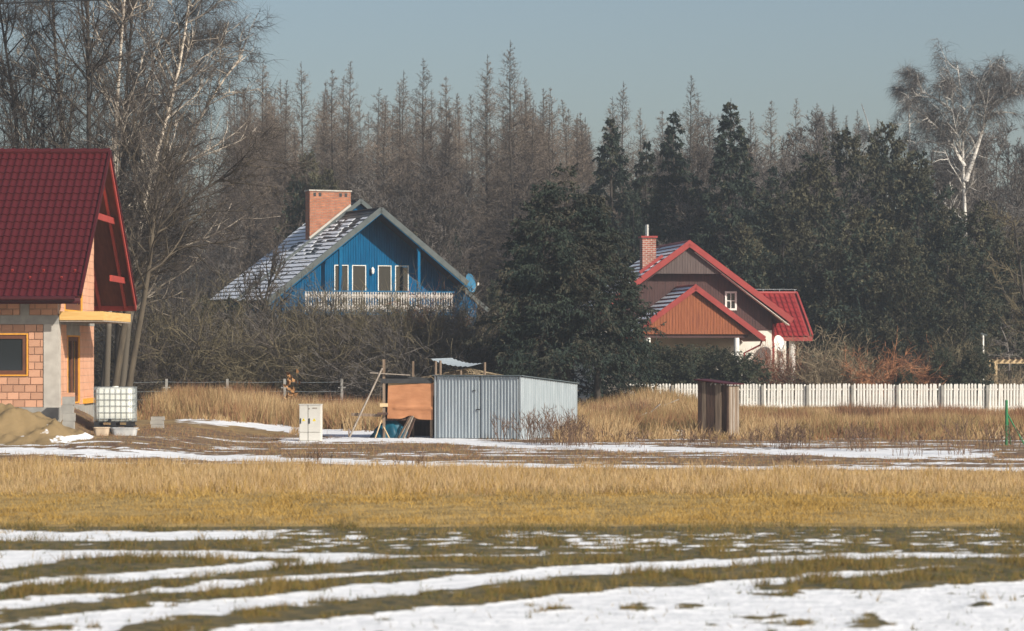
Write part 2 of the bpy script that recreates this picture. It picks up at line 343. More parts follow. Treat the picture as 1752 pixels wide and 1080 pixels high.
cc=ramp(q1.outputs['Fac'],(.1,.055,.034),(.2,.135,.065),.38,.62)    # rough bare ground
z1=n.new('ShaderNodeMapRange'); z1.inputs['From Min'].default_value=0; z1.inputs['From Max'].default_value=1; l.new(zt.outputs['Fac'],z1.inputs['Value'])
z2=n.new('ShaderNodeMapRange'); z2.inputs['From Min'].default_value=1; z2.inputs['From Max'].default_value=2; l.new(zt.outputs['Fac'],z2.inputs['Value'])
m1=mixc(z1.outputs[0],ca.outputs[0],cb.outputs[0]); m2=mixc(z2.outputs[0],m1.outputs[0],cc.outputs[0])
ma=n.new('ShaderNodeMath'); ma.operation='MULTIPLY_ADD'; ma.inputs[1].default_value=.55; l.new(q2.outputs['Fac'],ma.inputs[0]); 
mb=n.new('ShaderNodeMath'); mb.operation='SUBTRACT'; mb.inputs[1].default_value=.275; l.new(at.outputs['Fac'],mb.inputs[0]); l.new(mb.outputs[0],ma.inputs[2])
sm=n.new('ShaderNodeMapRange'); sm.inputs['From Min'].default_value=.42; sm.inputs['From Max'].default_value=.58; l.new(ma.outputs[0],sm.inputs['Value'])
q3=noise(3); cs=ramp(q3.outputs['Fac'],(.6,.62,.64),(.8,.81,.83),.32,.58)
m3=mixc(sm.outputs[0],m2.outputs[0],cs.outputs[0]); l.new(m3.outputs[0],b.inputs['Base Color'])
bp=n.new('ShaderNodeBump'); bp.inputs['Strength'].default_value=.6; bp.inputs['Distance'].default_value=.05; l.new(q2.outputs['Fac'],bp.inputs['Height']); l.new(bp.outputs[0],b.inputs['Normal'])
me=a.mesh('ground',gm,True)
zone=np.where(py>905,0.,np.where(py>back,1.,2.)); zone=np.where(GY>103,1.6,zone)
for nm,val in (('snow',sn),('zone',zone)):
    t=me.attributes.new(nm,'FLOAT','POINT'); t.data.foreach_set('value',val.astype(np.float32).ravel())
tag(link('ground',me),kind='structure')

# ------------------------------------------------------------------ grass (nobody could count it)
def blades(a,X,Y,h,w,lean,rng,mi,seg=2,z=None,grav=-.25):
    N=len(X)
    if N==0: return
    z=gz(X,Y) if z is None else z
    st=np.stack([X,Y,z-.02],-1); d=np.stack([rng.normal(0,lean,N),rng.normal(0,lean,N),np.ones(N)],-1)
    P=grow(st,d,h,seg+1,rng,.12,grav*.5); T=nrm(d); az=rng.random(N)*math.pi
    sd=np.stack([np.cos(az),.4*np.sin(az),0*az],-1)
    sw=(w[:,None]*np.linspace(1,.3,seg+1)[None])[...,None]*sd[:,None]/2
    V=np.concatenate([P[:,:-1]-sw[:,:-1],P[:,:-1]+sw[:,:-1],P[:,-1:]],1); m=seg
    bs=(np.arange(N)*(2*m+1))[:,None]; k=np.arange(m-1)[None]
    if m>1: Q=np.stack([bs+k,bs+m+k,bs+m+k+1,bs+k+1],-1).reshape(-1,4)
    Tt=np.stack([bs[:,0]+m-1,bs[:,0]+2*m-1,bs[:,0]+2*m],-1)
    a.v.append(V.reshape(-1,3)); mi=np.broadcast_to(mi,(N,))
    if m>1: a.p.append((Q+a.n,np.repeat(mi,m-1)))
    a.p.append((Tt+a.n,mi.copy())); a.n+=N*(2*m+1)
def fieldpts(n,y0,y1,rng,marg=1.08):
    Y=y0*y1/(y1-rng.random(n)*(y1-y0))        # denser near the lens
    X=(rng.random(n)*2-1)*876/F*Y*marg; return X,Y
rg=R(11)
# low turf standing between the snow rows
a=Acc(); X,Y=fieldpts(230000,30.3,49.5,rg); s_=layout(X,Y)[0]; k=(s_<.45)|(rg.random(len(X))<.004); X,Y=X[k],Y[k]
pn=fbm(X*1.1,Y*1.1,77); cl=fbm(X*4.5,Y*3.,78,3); h=(.02+.05*rg.random(len(X))+.06*sst(.35,.75,pn))*(.35+1.8*sst(.3,.7,cl))
mi=np.where(rg.random(len(X))<.25+.9*(pn-.35)+1.6*(cl-.5),1,0); mi=np.where(rg.random(len(X))<.1,2,mi); h=h*np.where(layout(X,Y)[2]>1030,.6,1)
blades(a,X,Y,h,np.full(len(X),.014),.5,rg,mi,1,z=np.full(len(X),.02))
tag(link('turf',a.mesh('turf',[M['green'],M['green2'],M['gold2']])),'short mossy green turf standing in rows between the snow','grass',kind='stuff')
# golden straw field
a=Acc(); X,Y=fieldpts(190000,47.5,80,rg); _,px,py,back,n1,n2=layout(X,Y); k=(py>back+1+7*(n2-.5))&(py<911+14*(n1-.5)+8*(n2-.5)); X,Y,py,n1,n2=X[k],Y[k],py[k],n1[k],n2[k]
tall=sst(855,835,py+12*(n1-.5)); big=fbm(X*.25,Y*.5,55)*.6+fbm(X*1.6,Y*.8,56)*.4
h=(.07+.07*rg.random(len(X)))*(.1+1.5*big)+tall*(.08+.09*rg.random(len(X)))
u=rg.random(len(X)); mi=np.where(u<.35+.6*(big-.5),1,0); pt=fbm(X*.9,Y*.35,57); mi=np.where(((n1<.4)|(pt<.4))&(u<.7),2,mi); h=h*np.where(pt>.58,1.5,1); mi=np.where(tall*rg.random(len(X))>.35,3,mi); mi=np.where((tall>.3)&(u>.85),4,mi)
mi=np.where((py>898)&(u<.6),2,mi)
lm=tall>.4
for K_,ln_ in ((lm,.4),(~lm,.95)): blades(a,X[K_],Y[K_],h[K_],np.full(K_.sum(),.018),ln_,rg,mi[K_],1)
tag(link('straw_field',a.mesh('straw_field',[M['gold'],M['gold2'],M['straw4'],M['straw'],M['straw2']])),'wide band of golden straw grass across the field','grass',kind='stuff')
# sparse tufts on rough ground
a=Acc(); X,Y=fieldpts(60000,77,104,rg); sn_,px,py,back,n1,n2=layout(X,Y); k=(py<back)&(sn_<.5)&(n1>.4); X,Y,n1=X[k],Y[k],n1[k]
u=rg.random(len(X)); h=.05+.13*rg.random(len(X))*n1*1.6
blades(a,X,Y,h,np.full(len(X),.02),.5,rg,np.where(u<.35,0,np.where(u<.7,1,2)),1)
tag(link('rough_grass',a.mesh('rough_grass',[M['straw4'],M['straw3'],M['straw2']])),'sparse low reddish grass on the rough strip before the houses','grass',kind='stuff')
# tall dry grass, left of the garage and right towards the picket fence
def tallgrass(name,label,regs,seed,n,hm,mats,probs,lean=.16,w=.03):
    rg=R(seed); a=Acc()
    for (x0,x1,y0,y1,fr) in regs:
        m=int(n*fr); X=x0+(x1-x0)*rg.random(m); Y=y0+(y1-y0)*rg.random(m)
        pn=fbm(X*.7,Y*.5,seed+3); sn_=layout(X,Y)[0]; k=(rg.random(m)<sst(.2,.45,pn))&((sn_<.5)|(Y>118)); X,Y,pn=X[k],Y[k],pn[k]
        cn=fbm(X*.45+9,Y*.3,seed+8); u=np.clip(rg.random(len(X))*.45+sst(.3,.7,cn)*.55,0,.999)
        mi=np.searchsorted(np.cumsum(probs),u).clip(0,len(mats)-1)
        edge=np.clip((Y-y0)/2.5,.3,1)
        hm2=hm*(1-.45*sst(6.8,9,X)*sst(104,116,Y)) if seed==22 else hm
        h=hm2*(.45+.75*pn)*(.6+.6*rg.random(len(X)))*edge
        blades(a,X,Y,h,np.full(len(X),w),lean,rg,mi,2)
    return tag(link(name,a.mesh(name,mats)),label,'grass',kind='stuff')
gmats=[M['straw'],M['straw2'],M['straw4'],M['straw3']]
tallgrass('dry_reeds','tall dry straw grass between brick house and metal garage',[(-14.5,-3.0,112,131,.8),(-8,-4.9,105,113,.12)],21,52000,1.05,gmats,[.4,.28,.1,.22])
tallgrass('dry_weeds','tall dry straw grass around the outhouse before the picket fence',[(2.0,4.6,100,131,.15),(4.6,18,98.5,138,.75),(14,26,99,138,.28),(1.4,4,95.5,100,.03)],22,115000,.95,gmats,[.24,.27,.22,.27],lean=.3)
tallgrass('rusty_weeds','reddish brown dead weeds in front of the right half of the picket fence',[(12.5,20.5,109,114,.6),(7.6,11,104,108,.15),(3.0,5.5,112,117,.12),(20,25,104,110,.2)],24,26000,1.0,[M['rust'],M['straw3'],M['weed']],[.5,.3,.2],lean=.3)
tallgrass('rusty_reeds','rust brown reed heads along the wire fence before the thicket',[(-14.5,-4.2,121.5,125.2,1.)],25,11000,1.3,[M['rust'],M['straw3'],M['straw2']],[.4,.35,.25])
# clumps of dark dead stems standing in the grass
a=Acc(); rg=R(23)
for (x,y,n_,hh) in [(905,757,26,1.1),(930,760,34,1.25),(950,762,30,1.2),(975,762,46,1.1),(1000,765,20,.8),(860,756,14,.9),(1215,765,20,.5),(1345,768,34,.8),(1360,768,26,.7),(1560,780,16,.8),(1640,778,22,1.1),(1475,772,18,.9),(1290,766,20,.6),(1180,764,14,.5),(1080,765,14,.6),(1700,776,20,1.0),(1455,770,22,.8),(1735,772,18,.8),(700,800,12,.25),(540,797,12,.35),(60,770,14,.3),(1360,800,16,.3)]:
    D=15000/(y-600); x0=(x-876)*D/F; X=x0+rg.normal(0,.28,n_); Y=D+rg.normal(0,.4,n_)
    st=np.stack([X,Y,gz(X,Y)-.02],-1); P=grow(st,np.stack([rg.normal(0,.2,n_),rg.normal(0,.2,n_),np.ones(n_)],-1),hh*(.5+.6*rg.random(n_)),5,rg,.07,0)
    v,q=tubes(P,np.linspace(.008,.004,5)[None].repeat(n_,0),3); a.add(v,q)
    pos,d,_,_=spawn(P,7,.5,1,40,12,rg); P2=grow(pos,d,.12+.16*rg.random(len(pos)),3,rg,.1,.1)
    v,q,t=ribbons(P2,np.full(len(pos),.02),rg); a.add(v,q); a.add(v,t)
tag(link('dead_stems',a.mesh('dead_stems',[M['weed']])),'dark brown dead weed stems standing along the rough strip','weeds',kind='stuff')
# ------------------------------------------------------------------ unfinished clay-block house (left)
HX,HY=-14.43,93.0
hb=np.array([HX,HY,.3]); t=thing('unfinished_house','unfinished clay block house with dark red metal tile roof and no plaster','house',hb)
o3=hb
rg=R(101); TILES=[]
zt,zb=3.84,1.2; ch=(zt-zb)/11
WX0=-22.0
a=Acc(); a.bx(WX0,HX-.03,HY+.03,HY+.3,.2,4.72)        # mortar core of the front wall, openings cut by building around them
# front wall core is built around the window opening
a=Acc()
wx0,wx1,wz0,wz1=-16.62,-15.40,2.19,3.55
for (x0,x1,z0,z1) in [(WX0,wx0,.2,4.75),(wx1,HX-.02,.2,4.75),(wx0,wx1,.2,wz0),(wx0,wx1,wz1,4.75)]: a.bx(x0,x1,HY+.02,HY+.3,z0,z1)
fw=part('front_wall',a,M['mortar'],t,off=o3)
bm={}
def blockmesh(L,H=ch-.012,key='c'):
    k=round(L,3),round(H,3)
    if k not in bm:
        q=Acc(); d=.06; e=.008
        q.hexa([(e,0,e),(L-e,0,e),(L,d,0),(0,d,0),(e,0,H-e),(L-e,0,H-e),(L,d,H),(0,d,H)]); bm[k]=q.mesh('clay_block',M['block'])
    return bm[k]
def blockrow(par,x0,x1,z,H,offs):
    xs=[x0]; p=x0+(offs or .375)
    while p<x1-.08: xs.append(p); p+=.375
    xs.append(x1)
    for A,B in zip(xs[:-1],xs[1:]):
        if B-A<.05: continue
        o=link('clay_block',blockmesh(round(B-A-.012,3),round(H-.012,3)),(A-o3[0],HY-.012+rg.normal(0,.004)-o3[1],z-o3[2]),0,par)
PX0=-14.9
for r in range(11):
    z=zb+r*ch; ofs=.1875 if r%2 else 0
    inside=z+ch>wz0+.02 and z<wz1-.02
    if inside:
        blockrow(fw,wx1+.02,PX0-.006,z,ch,ofs); blockrow(fw,-17.75,wx0-.02,z,ch,ofs)
    else: blockrow(fw,-17.75,PX0-.006,z,ch,ofs)
for r in range(3): 
    blockrow(fw,-17.75,-15.66,4.13+r*.2,.2,.19*(r%2)); blockrow(fw,-15.36,-14.45,4.13+r*.2,.2,.19*(r%2))
a=Acc(); a.bx(WX0,HX+.012,HY-.03,HY+.28,zt,4.12); a.bx(-15.64,-15.37,HY-.02,HY+.2,4.123,4.7); part('ring_beam',a,M['concrete'],t,off=o3)
a=Acc(); a.bx(PX0,HX+.008,HY-.035,HY+.45,.2,zt-.003); part('corner_pillar',a,M['conc_lt'],t,off=o3)
a=Acc(); a.bx(WX0,HX+.05,HY-.06,100.85,.1,zb-.004); part('foundation',a,M['concrete'],t,off=o3)
def ringframe(a,x0,x1,z0,z1,y0,y1,w):
    a.bx(x0,x0+w,y0,y1,z0,z1);a.bx(x1-w,x1,y0,y1,z0,z1);a.bx(x0+w,x1-w,y0,y1,z0,z0+w);a.bx(x0+w,x1-w,y0,y1,z1-w,z1)
w=Acc(); ringframe(w,wx0,wx1,wz0,wz1,HY-.03,HY+.1,.045); wf=part('window',w,M['foam'],t,off=o3)
w=Acc(); ringframe(w,wx0+.045,wx1-.045,wz0+.045,wz1-.045,HY+.0,HY+.09,.13); part('frame',w,M['frame_br'],wf,off=o3)
w=Acc(); w.bx(wx0+.17,wx1-.17,HY+.04,HY+.05,wz0+.17,wz1-.17); part('pane',w,M['glass'],wf,off=o3)
# gable wall, plane x = HX
ey,ez,ry,rz_,sy=92.0,4.69,98.9,9.69,105.8
tanr=(rz_-ez)/(ry-ey)
rt=lambda y: ez+(y-ey)*tanr if y<ry else rz_-(y-ry)*tanr
d0,d1,dz0,dz1=94.8,97.4,1.26,3.5
u0,u1,uz0,uz1=94.2,98.0,4.28,5.9
a=Acc()
def gw(y0,y1,z0,z1): a.bx(HX-.3,HX,y0,y1,z0,z1)
gw(93.46,d0,zb,zt);gw(d1,100.8,zb,zt);gw(d0,d1,dz1+.34,zt);gw(d0,d1,zb,dz0)
gw(HY+.29,u0,zt+.28,5.3);gw(u0,u1,zt+.28,uz0);gw(u1,100.8,zt+.28,uz1)
N=30
ys=np.linspace(HY+.35,100.8,N)
for p,q in zip(ys[:-1],ys[1:]):
    z0=5.3 if q<=u0 else uz1
    zt2=min(rt(p),rt(q))-.22
    if zt2>z0: gw(p,q,z0+.001,zt2)
gwl=part('gable_wall',a,M['mortar'],t,off=o3)
a=Acc(); rr=R(4)
def gblocks(y0,y1,z0,z1,H,r0=0):
    r=r0; z=z0
    while z<z1-.08:
        h=min(H,z1-z); y=y0; first=True
        while y<y1-.02:
            L=min((.19 if (first and r%2) else .375),y1-y); first=False
            top=min(z+h,rt(y)-.24,rt(min(y+L,y1))-.24)
            if top-z>.06: a.bx(HX-.02,HX+.012+rr.normal(0,.003),y+.006,y+L-.006,z+.006,top-.006)
            y+=L
        z+=H; r+=1
gblocks(93.48,d0-.02,zb,zt,ch);gblocks(d1+.02,100.8,zb,zt,ch,1)
gblocks(HY+.29,u0-.02,4.13,9.2,ch);gblocks(u1+.02,100.8,4.13,9.2,ch)
gblocks(u0,u1,uz1,9.2,ch)
part('clay_blocks',a,M['block'],gwl,off=o3,kind='stuff')
a=Acc(); a.bx(HX-.2,HX+.015,d0-.2,d1+.2,dz1,dz1+.335); part('lintel',a,M['concrete'],t,off=o3)
a=Acc(); a.bx(HX-.25,HX+.014,100.0,100.9,zt+.004,4.118); a.bx(HX-.25,HX+.02,HY+.3,99.9,zt+.004,4.118); part('ring_beam',a,M['concrete'],t,off=o3)
def gframe(name,y0,y1,z0,z1,nm):
    q=Acc(); f=.05
    for (A,B,p0,p1) in [(y0,y0+f,z0,z1),(y1-f,y1,z0,z1),(y0+f,y1-f,z1-f,z1),(y0+f,y1-f,z0,z0+f)]: q.bx(HX-.12,HX+.03,A,B,p0,p1)
    d=part(name,q,M['foam'],t,off=o3)
    q=Acc(); n_=nm
    ysx=np.linspace(y0+f,y1-f,n_+1)
    for A,B in zip(ysx[:-1],ysx[1:]):
        for (p,r_) in [(A,A+.16),(B-.16,B)]: q.bx(HX-.1,HX-.02,p,r_,z0+f,z1-f)
        for (p,r_) in [(z0+f,z0+f+.2),(z1-f-.14,z1-f)]: q.bx(HX-.1,HX-.02,A+.16,B-.16,p,r_)
    part('frame',q,M['frame_br'],d,off=o3)
    q=Acc(); q.bx(HX-.08,HX-.06,y0+f+.02,y1-f-.02,z0+f+.02,z1-f-.02); part('pane',q,M['glass'],d,off=o3)
    return d
gframe('balcony_door',d0,d1,dz0,dz1,2); gframe('window',u0,u1,uz0,uz1,2)
# back and inner walls (carry the roof)
a=Acc(); a.bx(WX0,HX-.31,100.5,100.8,.2,8.05); a.bx(WX0,-17.2,105.0,105.3,.2,4.95); a.bx(-17.4,-17.2,100.81,104.99,.2,4.95); a.bx(WX0,WX0+.3,HY+.31,100.49,.2,4.75)
part('rear_wall',a,M['block'],t,off=o3)
# roof deck
VX=-13.6; RX0=-22.6
a=Acc(); a.slab([(RX0,ey,ez),(VX,ey,ez),(VX,ry,rz_),(RX0,ry,rz_)],.1); a.slab([(RX0,ry+.001,rz_),(VX,ry+.001,rz_),(VX,sy,ez),(RX0,sy,ez)],.1)
deck=part('roof',a,M['soffit'],t,off=o3)
rafters=[]
a=Acc()
for X_ in (-13.98,-14.9,-15.8):
    a.bar((X_,ry,rz_-.2),(X_,sy-.1,ez-.12),.09,.17)
part('rafter',a,M['redtrim'],deck,off=o3)
a=Acc(); a.bar((VX-.02,ry,rz_-.16),(VX-.02,sy,ez-.16),.05,.24); a.bar((-19,sy-.04,ez-.15),(VX-.05,sy-.04,ez-.15),.05,.22); part('barge_board',a,M['redtrim'],deck,off=o3)
a=Acc(); a.bar((VX+.0,ey,ez+.03),(VX+.0,ry,rz_+.03),.07,.16); a.bar((VX,ry,rz_+.03),(VX,sy,ez+.03),.07,.16); part('verge_trim',a,M['tile'],deck,off=o3)
for z,y0,y1,x_ in ((7.5,95.9+.25,101.9-.2,-13.85),(5.5,100.85,104.6-.15,-13.85)):
    a=Acc(); a.bar((x_,y0,z),(x_,y1,z),.07,.21); part('collar_beam',a,M['redtrim'],deck,off=o3)
# metal tiles: one module each
slope=np.array([0,ry-ey,rz_-ez]); SL=np.linalg.norm(slope); su=slope/SL; sn3=np.array([0,-su[2],su[1]])
tw,rows=.24,20; tl=SL/rows
q=Acc(); prof=[(0,.0),(.035,.028),(.075,.04),(.115,.028),(.16,.006),(.2,.0),(.24,.0)]
vb=[];
for (v,off,dz) in ((-.02,.025,0),( -.02,0,1),(tl,0,0)):
    for (u_,h_) in prof:
        base=np.array([u_,0,0])+su*v+sn3*((h_+.03) if dz or v<0 else h_)
        if v<0 and not dz: base=np.array([u_,0,0])+su*v+sn3*(h_-.01)
        vb.append(base)
n_=len(prof); fs=[]
for r in (0,1):
    for c in range(n_-1): fs.append([r*n_+c,r*n_+c+1,(r+1)*n_+c+1,(r+1)*n_+c])
q.add(vb,fs); tm=q.mesh('roof_tile',M['tile'],False)
col=0; rest=Acc(); V0=np.array(vb)
for c in range(36):
    for r in range(rows):
        p=np.array([VX-.04-tw*(c+1),ey,ez])+su*tl*r+sn3*.004
        if c<15: link('roof_tile',tm,p-o3,0,deck)
        elif c<36: rest.add(V0+p,fs)
part('roof_tiles',rest,M['tile'],deck,off=o3,kind='stuff')
rr=[]
for k in range(22):
    x1=VX-k*.4; q=Acc(); 
    pts=[(x1-.395,ry,rz_+.03),(x1,ry,rz_+.045)]
    q.tube(pts,[.11,.12],10); part('ridge_cap',q,M['tile'],deck,off=o3)
a=Acc(); a.tube([(RX0,ey-.09,ez-.05),(VX-.15,ey-.09,ez-.05)],.075,8); a.bx(RX0,VX,ey-.01,ey+.015,ez-.22,ez-.03); part('gutter',a,M['gutter'],deck,True,off=o3)
for k in range(14):
    x=VX-.35-k*.5; a=Acc(); p=np.array([x+(.12 if k%2 else 0),ey,ez])+su*(.95 if k%2 else 1.35); a.hexa([p+sn3*.03,p+sn3*.03+(.06,0,0),p+su*.12+sn3*.03+(.06,0,0),p+su*.12+sn3*.03,p+sn3*.12,p+sn3*.12+(.06,0,0),p+su*.12+sn3*.06+(.06,0,0),p+su*.12+sn3*.06]); part('snow_guard',a,M['redtrim'],deck,off=o3)
# balcony slab shuttering
a=Acc(); a.bx(HX+.02,-13.02,93.02,99.4,4.02,4.2); part('balcony_slab',a,M['conc_lt'],t,off=o3)
a=Acc(); a.bx(HX+.03,-13.0,92.97,93.015,3.97,4.25); part('shutter_board',a,M['pine'],t,off=o3)
a=Acc(); a.bx(-13.015,-12.97,93.02,99.4,3.97,4.24); part('shutter_board',a,M['pine'],t,off=o3)
a=Acc(); a.bx(HX+.03,-12.98,93.0,99.4,3.92,3.965); part('plank',a,M['wood_g'],t,off=o3)
a=Acc(); a.bx(HX+.0,HX+.14,98.2,100.8,1.22,1.38); part('sill_plank',a,M['foam'],t,off=o3)
# loose blocks by the door
for i_,(x,D,z,s1,m_) in enumerate([(113,92.3,.75,.26,'concrete'),(118,92.35,1.0,.24,'concrete'),(116,92.3,1.25,.24,'block')]):
    pass
b0=W(117,705,92.2); gq=float(gz(b0[0],b0[1]))
a=Acc(); z=gq
for k,(h_,dx) in enumerate([(.26,0),(.25,.02),(.26,-.03),(.26,.0)]): a.bx(b0[0]-.17+dx,b0[0]+.18+dx,b0[1]-.15,b0[1]+.2,z+.002,z+h_-.004,0); z+=h_
a.bx(b0[0]-.2,b0[0]+.18,b0[1]-.1,b0[1]+.2,z,z+.12,1)
solo('block_stack',a,[M['concrete'],M['block']],(b0[0],b0[1],gq),'stack of grey blocks topped by an orange one before the house door','blocks')

# ------------------------------------------------------------------ sand heap
a=Acc(); xs=np.linspace(-18.5,-12.2,90); yy=np.linspace(85.3,91.6,60); XX,YY=np.meshgrid(xs,yy)
hp=1.15*np.exp(-(np.abs((XX+15.1)/1.25)**1.7))+.85*np.exp(-(((XX+16.8)/1.2)**2))+.38*np.exp(-(((XX+13.9)/.8)**2))
hp*=np.exp(-(np.abs((YY-88.5)/1.55)**2.2)); hp=.78*hp*(.7+.6*fbm(XX*1.2,YY*1.2,61))+.5*(fbm(XX*2.4,YY*2.4,62,5)-.5)*np.clip(hp*3,0,1)
ZZ=gz(XX,YY)+hp-.06
nx_=len(xs); i=np.arange(nx_-1)[None]; j=np.arange(len(yy)-1)[:,None]; Fq=np.stack([j*nx_+i,j*nx_+i+1,(j+1)*nx_+i+1,(j+1)*nx_+i],-1).reshape(-1,4)
nn=fbm(XX*1.1+YY*.6,YY*2.4-XX*.9,66)[:-1,:-1].ravel(); hc=hp[:-1,:-1].ravel()
a.add(np.stack([XX,YY,ZZ],-1).reshape(-1,3),Fq,0)
solo('sand_heap',a,[M['sandsnow']],(-15.1,88.5,.2),'heap of brown building sand with streaks of snow','sand heap',smooth=True)

# ------------------------------------------------------------------ IBC water tank
D=93.; x0=W(160.5,0,D)[0]; x1=W(227,0,D)[0]; g0=float(gz(x0,D)); tb=np.array([(x0+x1)/2,D+.5,g0])
t=thing('water_tank','white plastic water tank in a metal cage beside the brick house','tank',tb); Lw=x1-x0; z0=.30
a=Acc()
for dx in (-.5,-.05,.45): a.bx(dx-.1,dx+.1,-.42,-.1,0,.16); a.bx(dx-.1,dx+.1,.15,.42,0,.16)
part('support_block',a,[M['black']],t)
a=Acc(); a.bx(-Lw/2,Lw/2,-.5,.5,.162,.2)
for dx in (-.55,-.02,.47): a.bx(dx-.06,dx+.1,-.5,.5,.2,.3)
a.bx(-Lw/2,Lw/2,-.5,.5,.3,.33); part('pallet',a,M['black'],t)
a=Acc(); n_=24; r0=.07
def rrect(w,h,r,n=6):
    P=[]
    for cx,cy,s0 in ((w-r,h-r,0),(-w+r,h-r,90),(-w+r,-h+r,180),(w-r,-h+r,270)):
        for k in range(n+1): an=math.radians(s0+90*k/n); P.append((cx+r*math.cos(an),cy+r*math.sin(an)))
    return P
zl=[.34,.40,.62,.65,.9,.93,1.18,1.21,1.34,1.40]; sc_=[.93,1,1,.985,1,.985,1,.985,1,.9]
rp=rrect(Lw/2-.03,.47,.12); m_=len(rp); vv=[]
for z,s_ in zip(zl,sc_): vv+=[(x*s_,y*s_,z) for x,y in rp]
a.add(vv,[[k*m_+i_,k*m_+(i_+1)%m_,(k+1)*m_+(i_+1)%m_,(k+1)*m_+i_] for k in range(len(zl)-1) for i_ in range(m_)])
a.add([(x*.9,y*.9,1.40) for x,y in rp]+[(0,0,1.41)],[[i_,(i_+1)%m_,m_] for i_ in range(m_)])
a.tube([(0,0,1.40),(0,0,1.45)],.1,12); part('tank_body',a,M['tank'],t,True)
a=Acc(); hw=Lw/2
for z in (.42,.62,.83,1.03,1.22,1.42):
    for s_ in (-1,1): a.tube([(-hw,s_*.5,z),(hw,s_*.5,z)],.008,6); a.tube([(s_*hw,-.5,z),(s_*hw,.5,z)],.008,6)
for k in range(8):
    x=-hw+Lw*k/7
    for s_ in (-1,1): a.tube([(x,s_*.5,.33),(x,s_*.5,1.42)],.008,6)
for k in range(1,6):
    y=-.5+k/6
    for s_ in (-1,1): a.tube([(s_*hw,y,.33),(s_*hw,y,1.42)],.008,6)
part('cage',a,M['cage'],t)
a=Acc(); a.tube([(-.1,-.5,.36),(-.1,-.62,.36)],.05,10); a.bx(-.14,-.06,-.64,-.62,.3,.42); part('valve',a,M['black'],t)
# tub, trough, board, block stack
def bucket(name,lab,cat,x,y,D,w,h,d,m1,top=1.15,rim=.02):
    p=W(x,y,D); g=float(gz(p[0],D)); q=Acc(); A=rrect(w/2,d/2,min(w,d)*.3)
    n=len(A); v=[(x_/top,y_/top,0) for x_,y_ in A]+[(x_,y_,h) for x_,y_ in A]+[(x_*.94,y_*.94,h) for x_,y_ in A]+[(x_*.9/top,y_*.9/top,.03) for x_,y_ in A]+[(x_*1.05,y_*1.05,h-.03) for x_,y_ in A]+[(x_*1.05,y_*1.05,h) for x_,y_ in A]
    f=[[k*n+i_,k*n+(i_+1)%n,(k+1)*n+(i_+1)%n,(k+1)*n+i_] for k in (0,1,2,4) for i_ in range(n)]
    f2=[[3*n+i_ for i_ in range(n)]]
    q.add(v,f); q.add(v,f2); q.add(v,[[i_ for i_ in range(n)]])
    return solo(name,Acc_shift(q,(p[0],p[1],g-.01)),m1,(p[0],p[1],g-.01),lab,cat,smooth=False)
def Acc_shift(q,d):
    q.v=[v+np.array(d) for v in q.v]; return q
bucket('tub','round beige tub under the caged water tank','tub',174,745,91.3,.5,.26,.45,M['tub'])
bucket('mixing_trough','grey plastered mixing trough before the caged water tank','trough',213,746,91.4,.82,.25,.45,M['trough'],1.12)
p=W(205,730,91.4); a=Acc(); a.bar((p[0]-.45,91.75,.36+.02),(p[0]+.55,91.95,.52),.12,.025); solo('loose_board',a,M['pine_lt'],(p[0],91.8,.36),'pale loose board leaning behind the mixing trough','board')
p=W(269,733,100); g=float(gz(p[0],100))
for k,(dx,w,lab) in enumerate([(0,.42,'grey concrete block, bottom of the small stack in the straw grass'),(-.02,.44,'grey concrete block, middle of the small stack in the straw grass'),(.0,.45,'grey concrete block, topmost of the small stack in the straw grass')]):
    a=Acc(); zb_=g-.01+k*.135; a.bx(p[0]-w/2+dx,p[0]+w/2+dx,100+.02*k,100.25+.02*k,zb_,zb_+.125); a.bx(p[0]-w/2+dx+.04,p[0]+w/2+dx-.04,100.03,100.2,zb_+.125,zb_+.132)
    solo('concrete_block',a,M['concrete'],(p[0],100.1,zb_),lab,'block','stacked concrete blocks')

# ------------------------------------------------------------------ cable cabinet
D=97.; cx=W(530.5,0,D)[0]; t=thing('cable_cabinet','pale grey two-door electric cabinet with yellow warning triangles','cabinet',(cx,D,0),math.radians(-6))
wl=.36; a=Acc(); a.bx(-wl,wl,0,.32,.0,1.2); part('body',a,M['cab'],t)
a=Acc(); a.bx(-wl-.015,wl+.015,-.03,.34,1.2,1.225); part('lid',a,M['cab'],t)
for (x0,x1) in ((-wl+.01,-.075),(-.055,wl-.02)):
    a=Acc(); a.bx(x0,x1,-.022,-.002,.3,1.18); d=part('door',a,M['cab'],t)
    a=Acc(); a.bx(x0+.02,x0+.055,-.05,-.024,.58,.75); part('handle',a,M['black'],d)
    a=Acc(); xc=(x0+x1)/2; r_=.055; a.add([(xc-r_,-.026,.66),(xc+r_,-.026,.66),(xc,-.026,.76)],[[0,1,2]]); part('warning_sign',a,M['yellow'],d)
    a=Acc(); a.add([(xc-.006,-.028,.68),(xc+.012,-.028,.70),(xc+.004,-.028,.735),(xc-.012,-.028,.705)],[[0,1,2,3]]); part('flash_symbol',a,M['black'],d)
    a=Acc(); a.bx(x0,x1,-.018,-.001,.02,.27); part('plinth_panel',a,M['cab'],t)
a=Acc(); a.bx(-.05,-.0,-.03,-.024,1.05,1.09); a.bx(.08,.24,-.03,-.0225,1.07,1.11); part('name_plate',a,M['wood_g'],t)
a=Acc(); a.bx(-.073,-.057,-.012,-.001,.0,1.2); part('seam',a,M['black'],t)

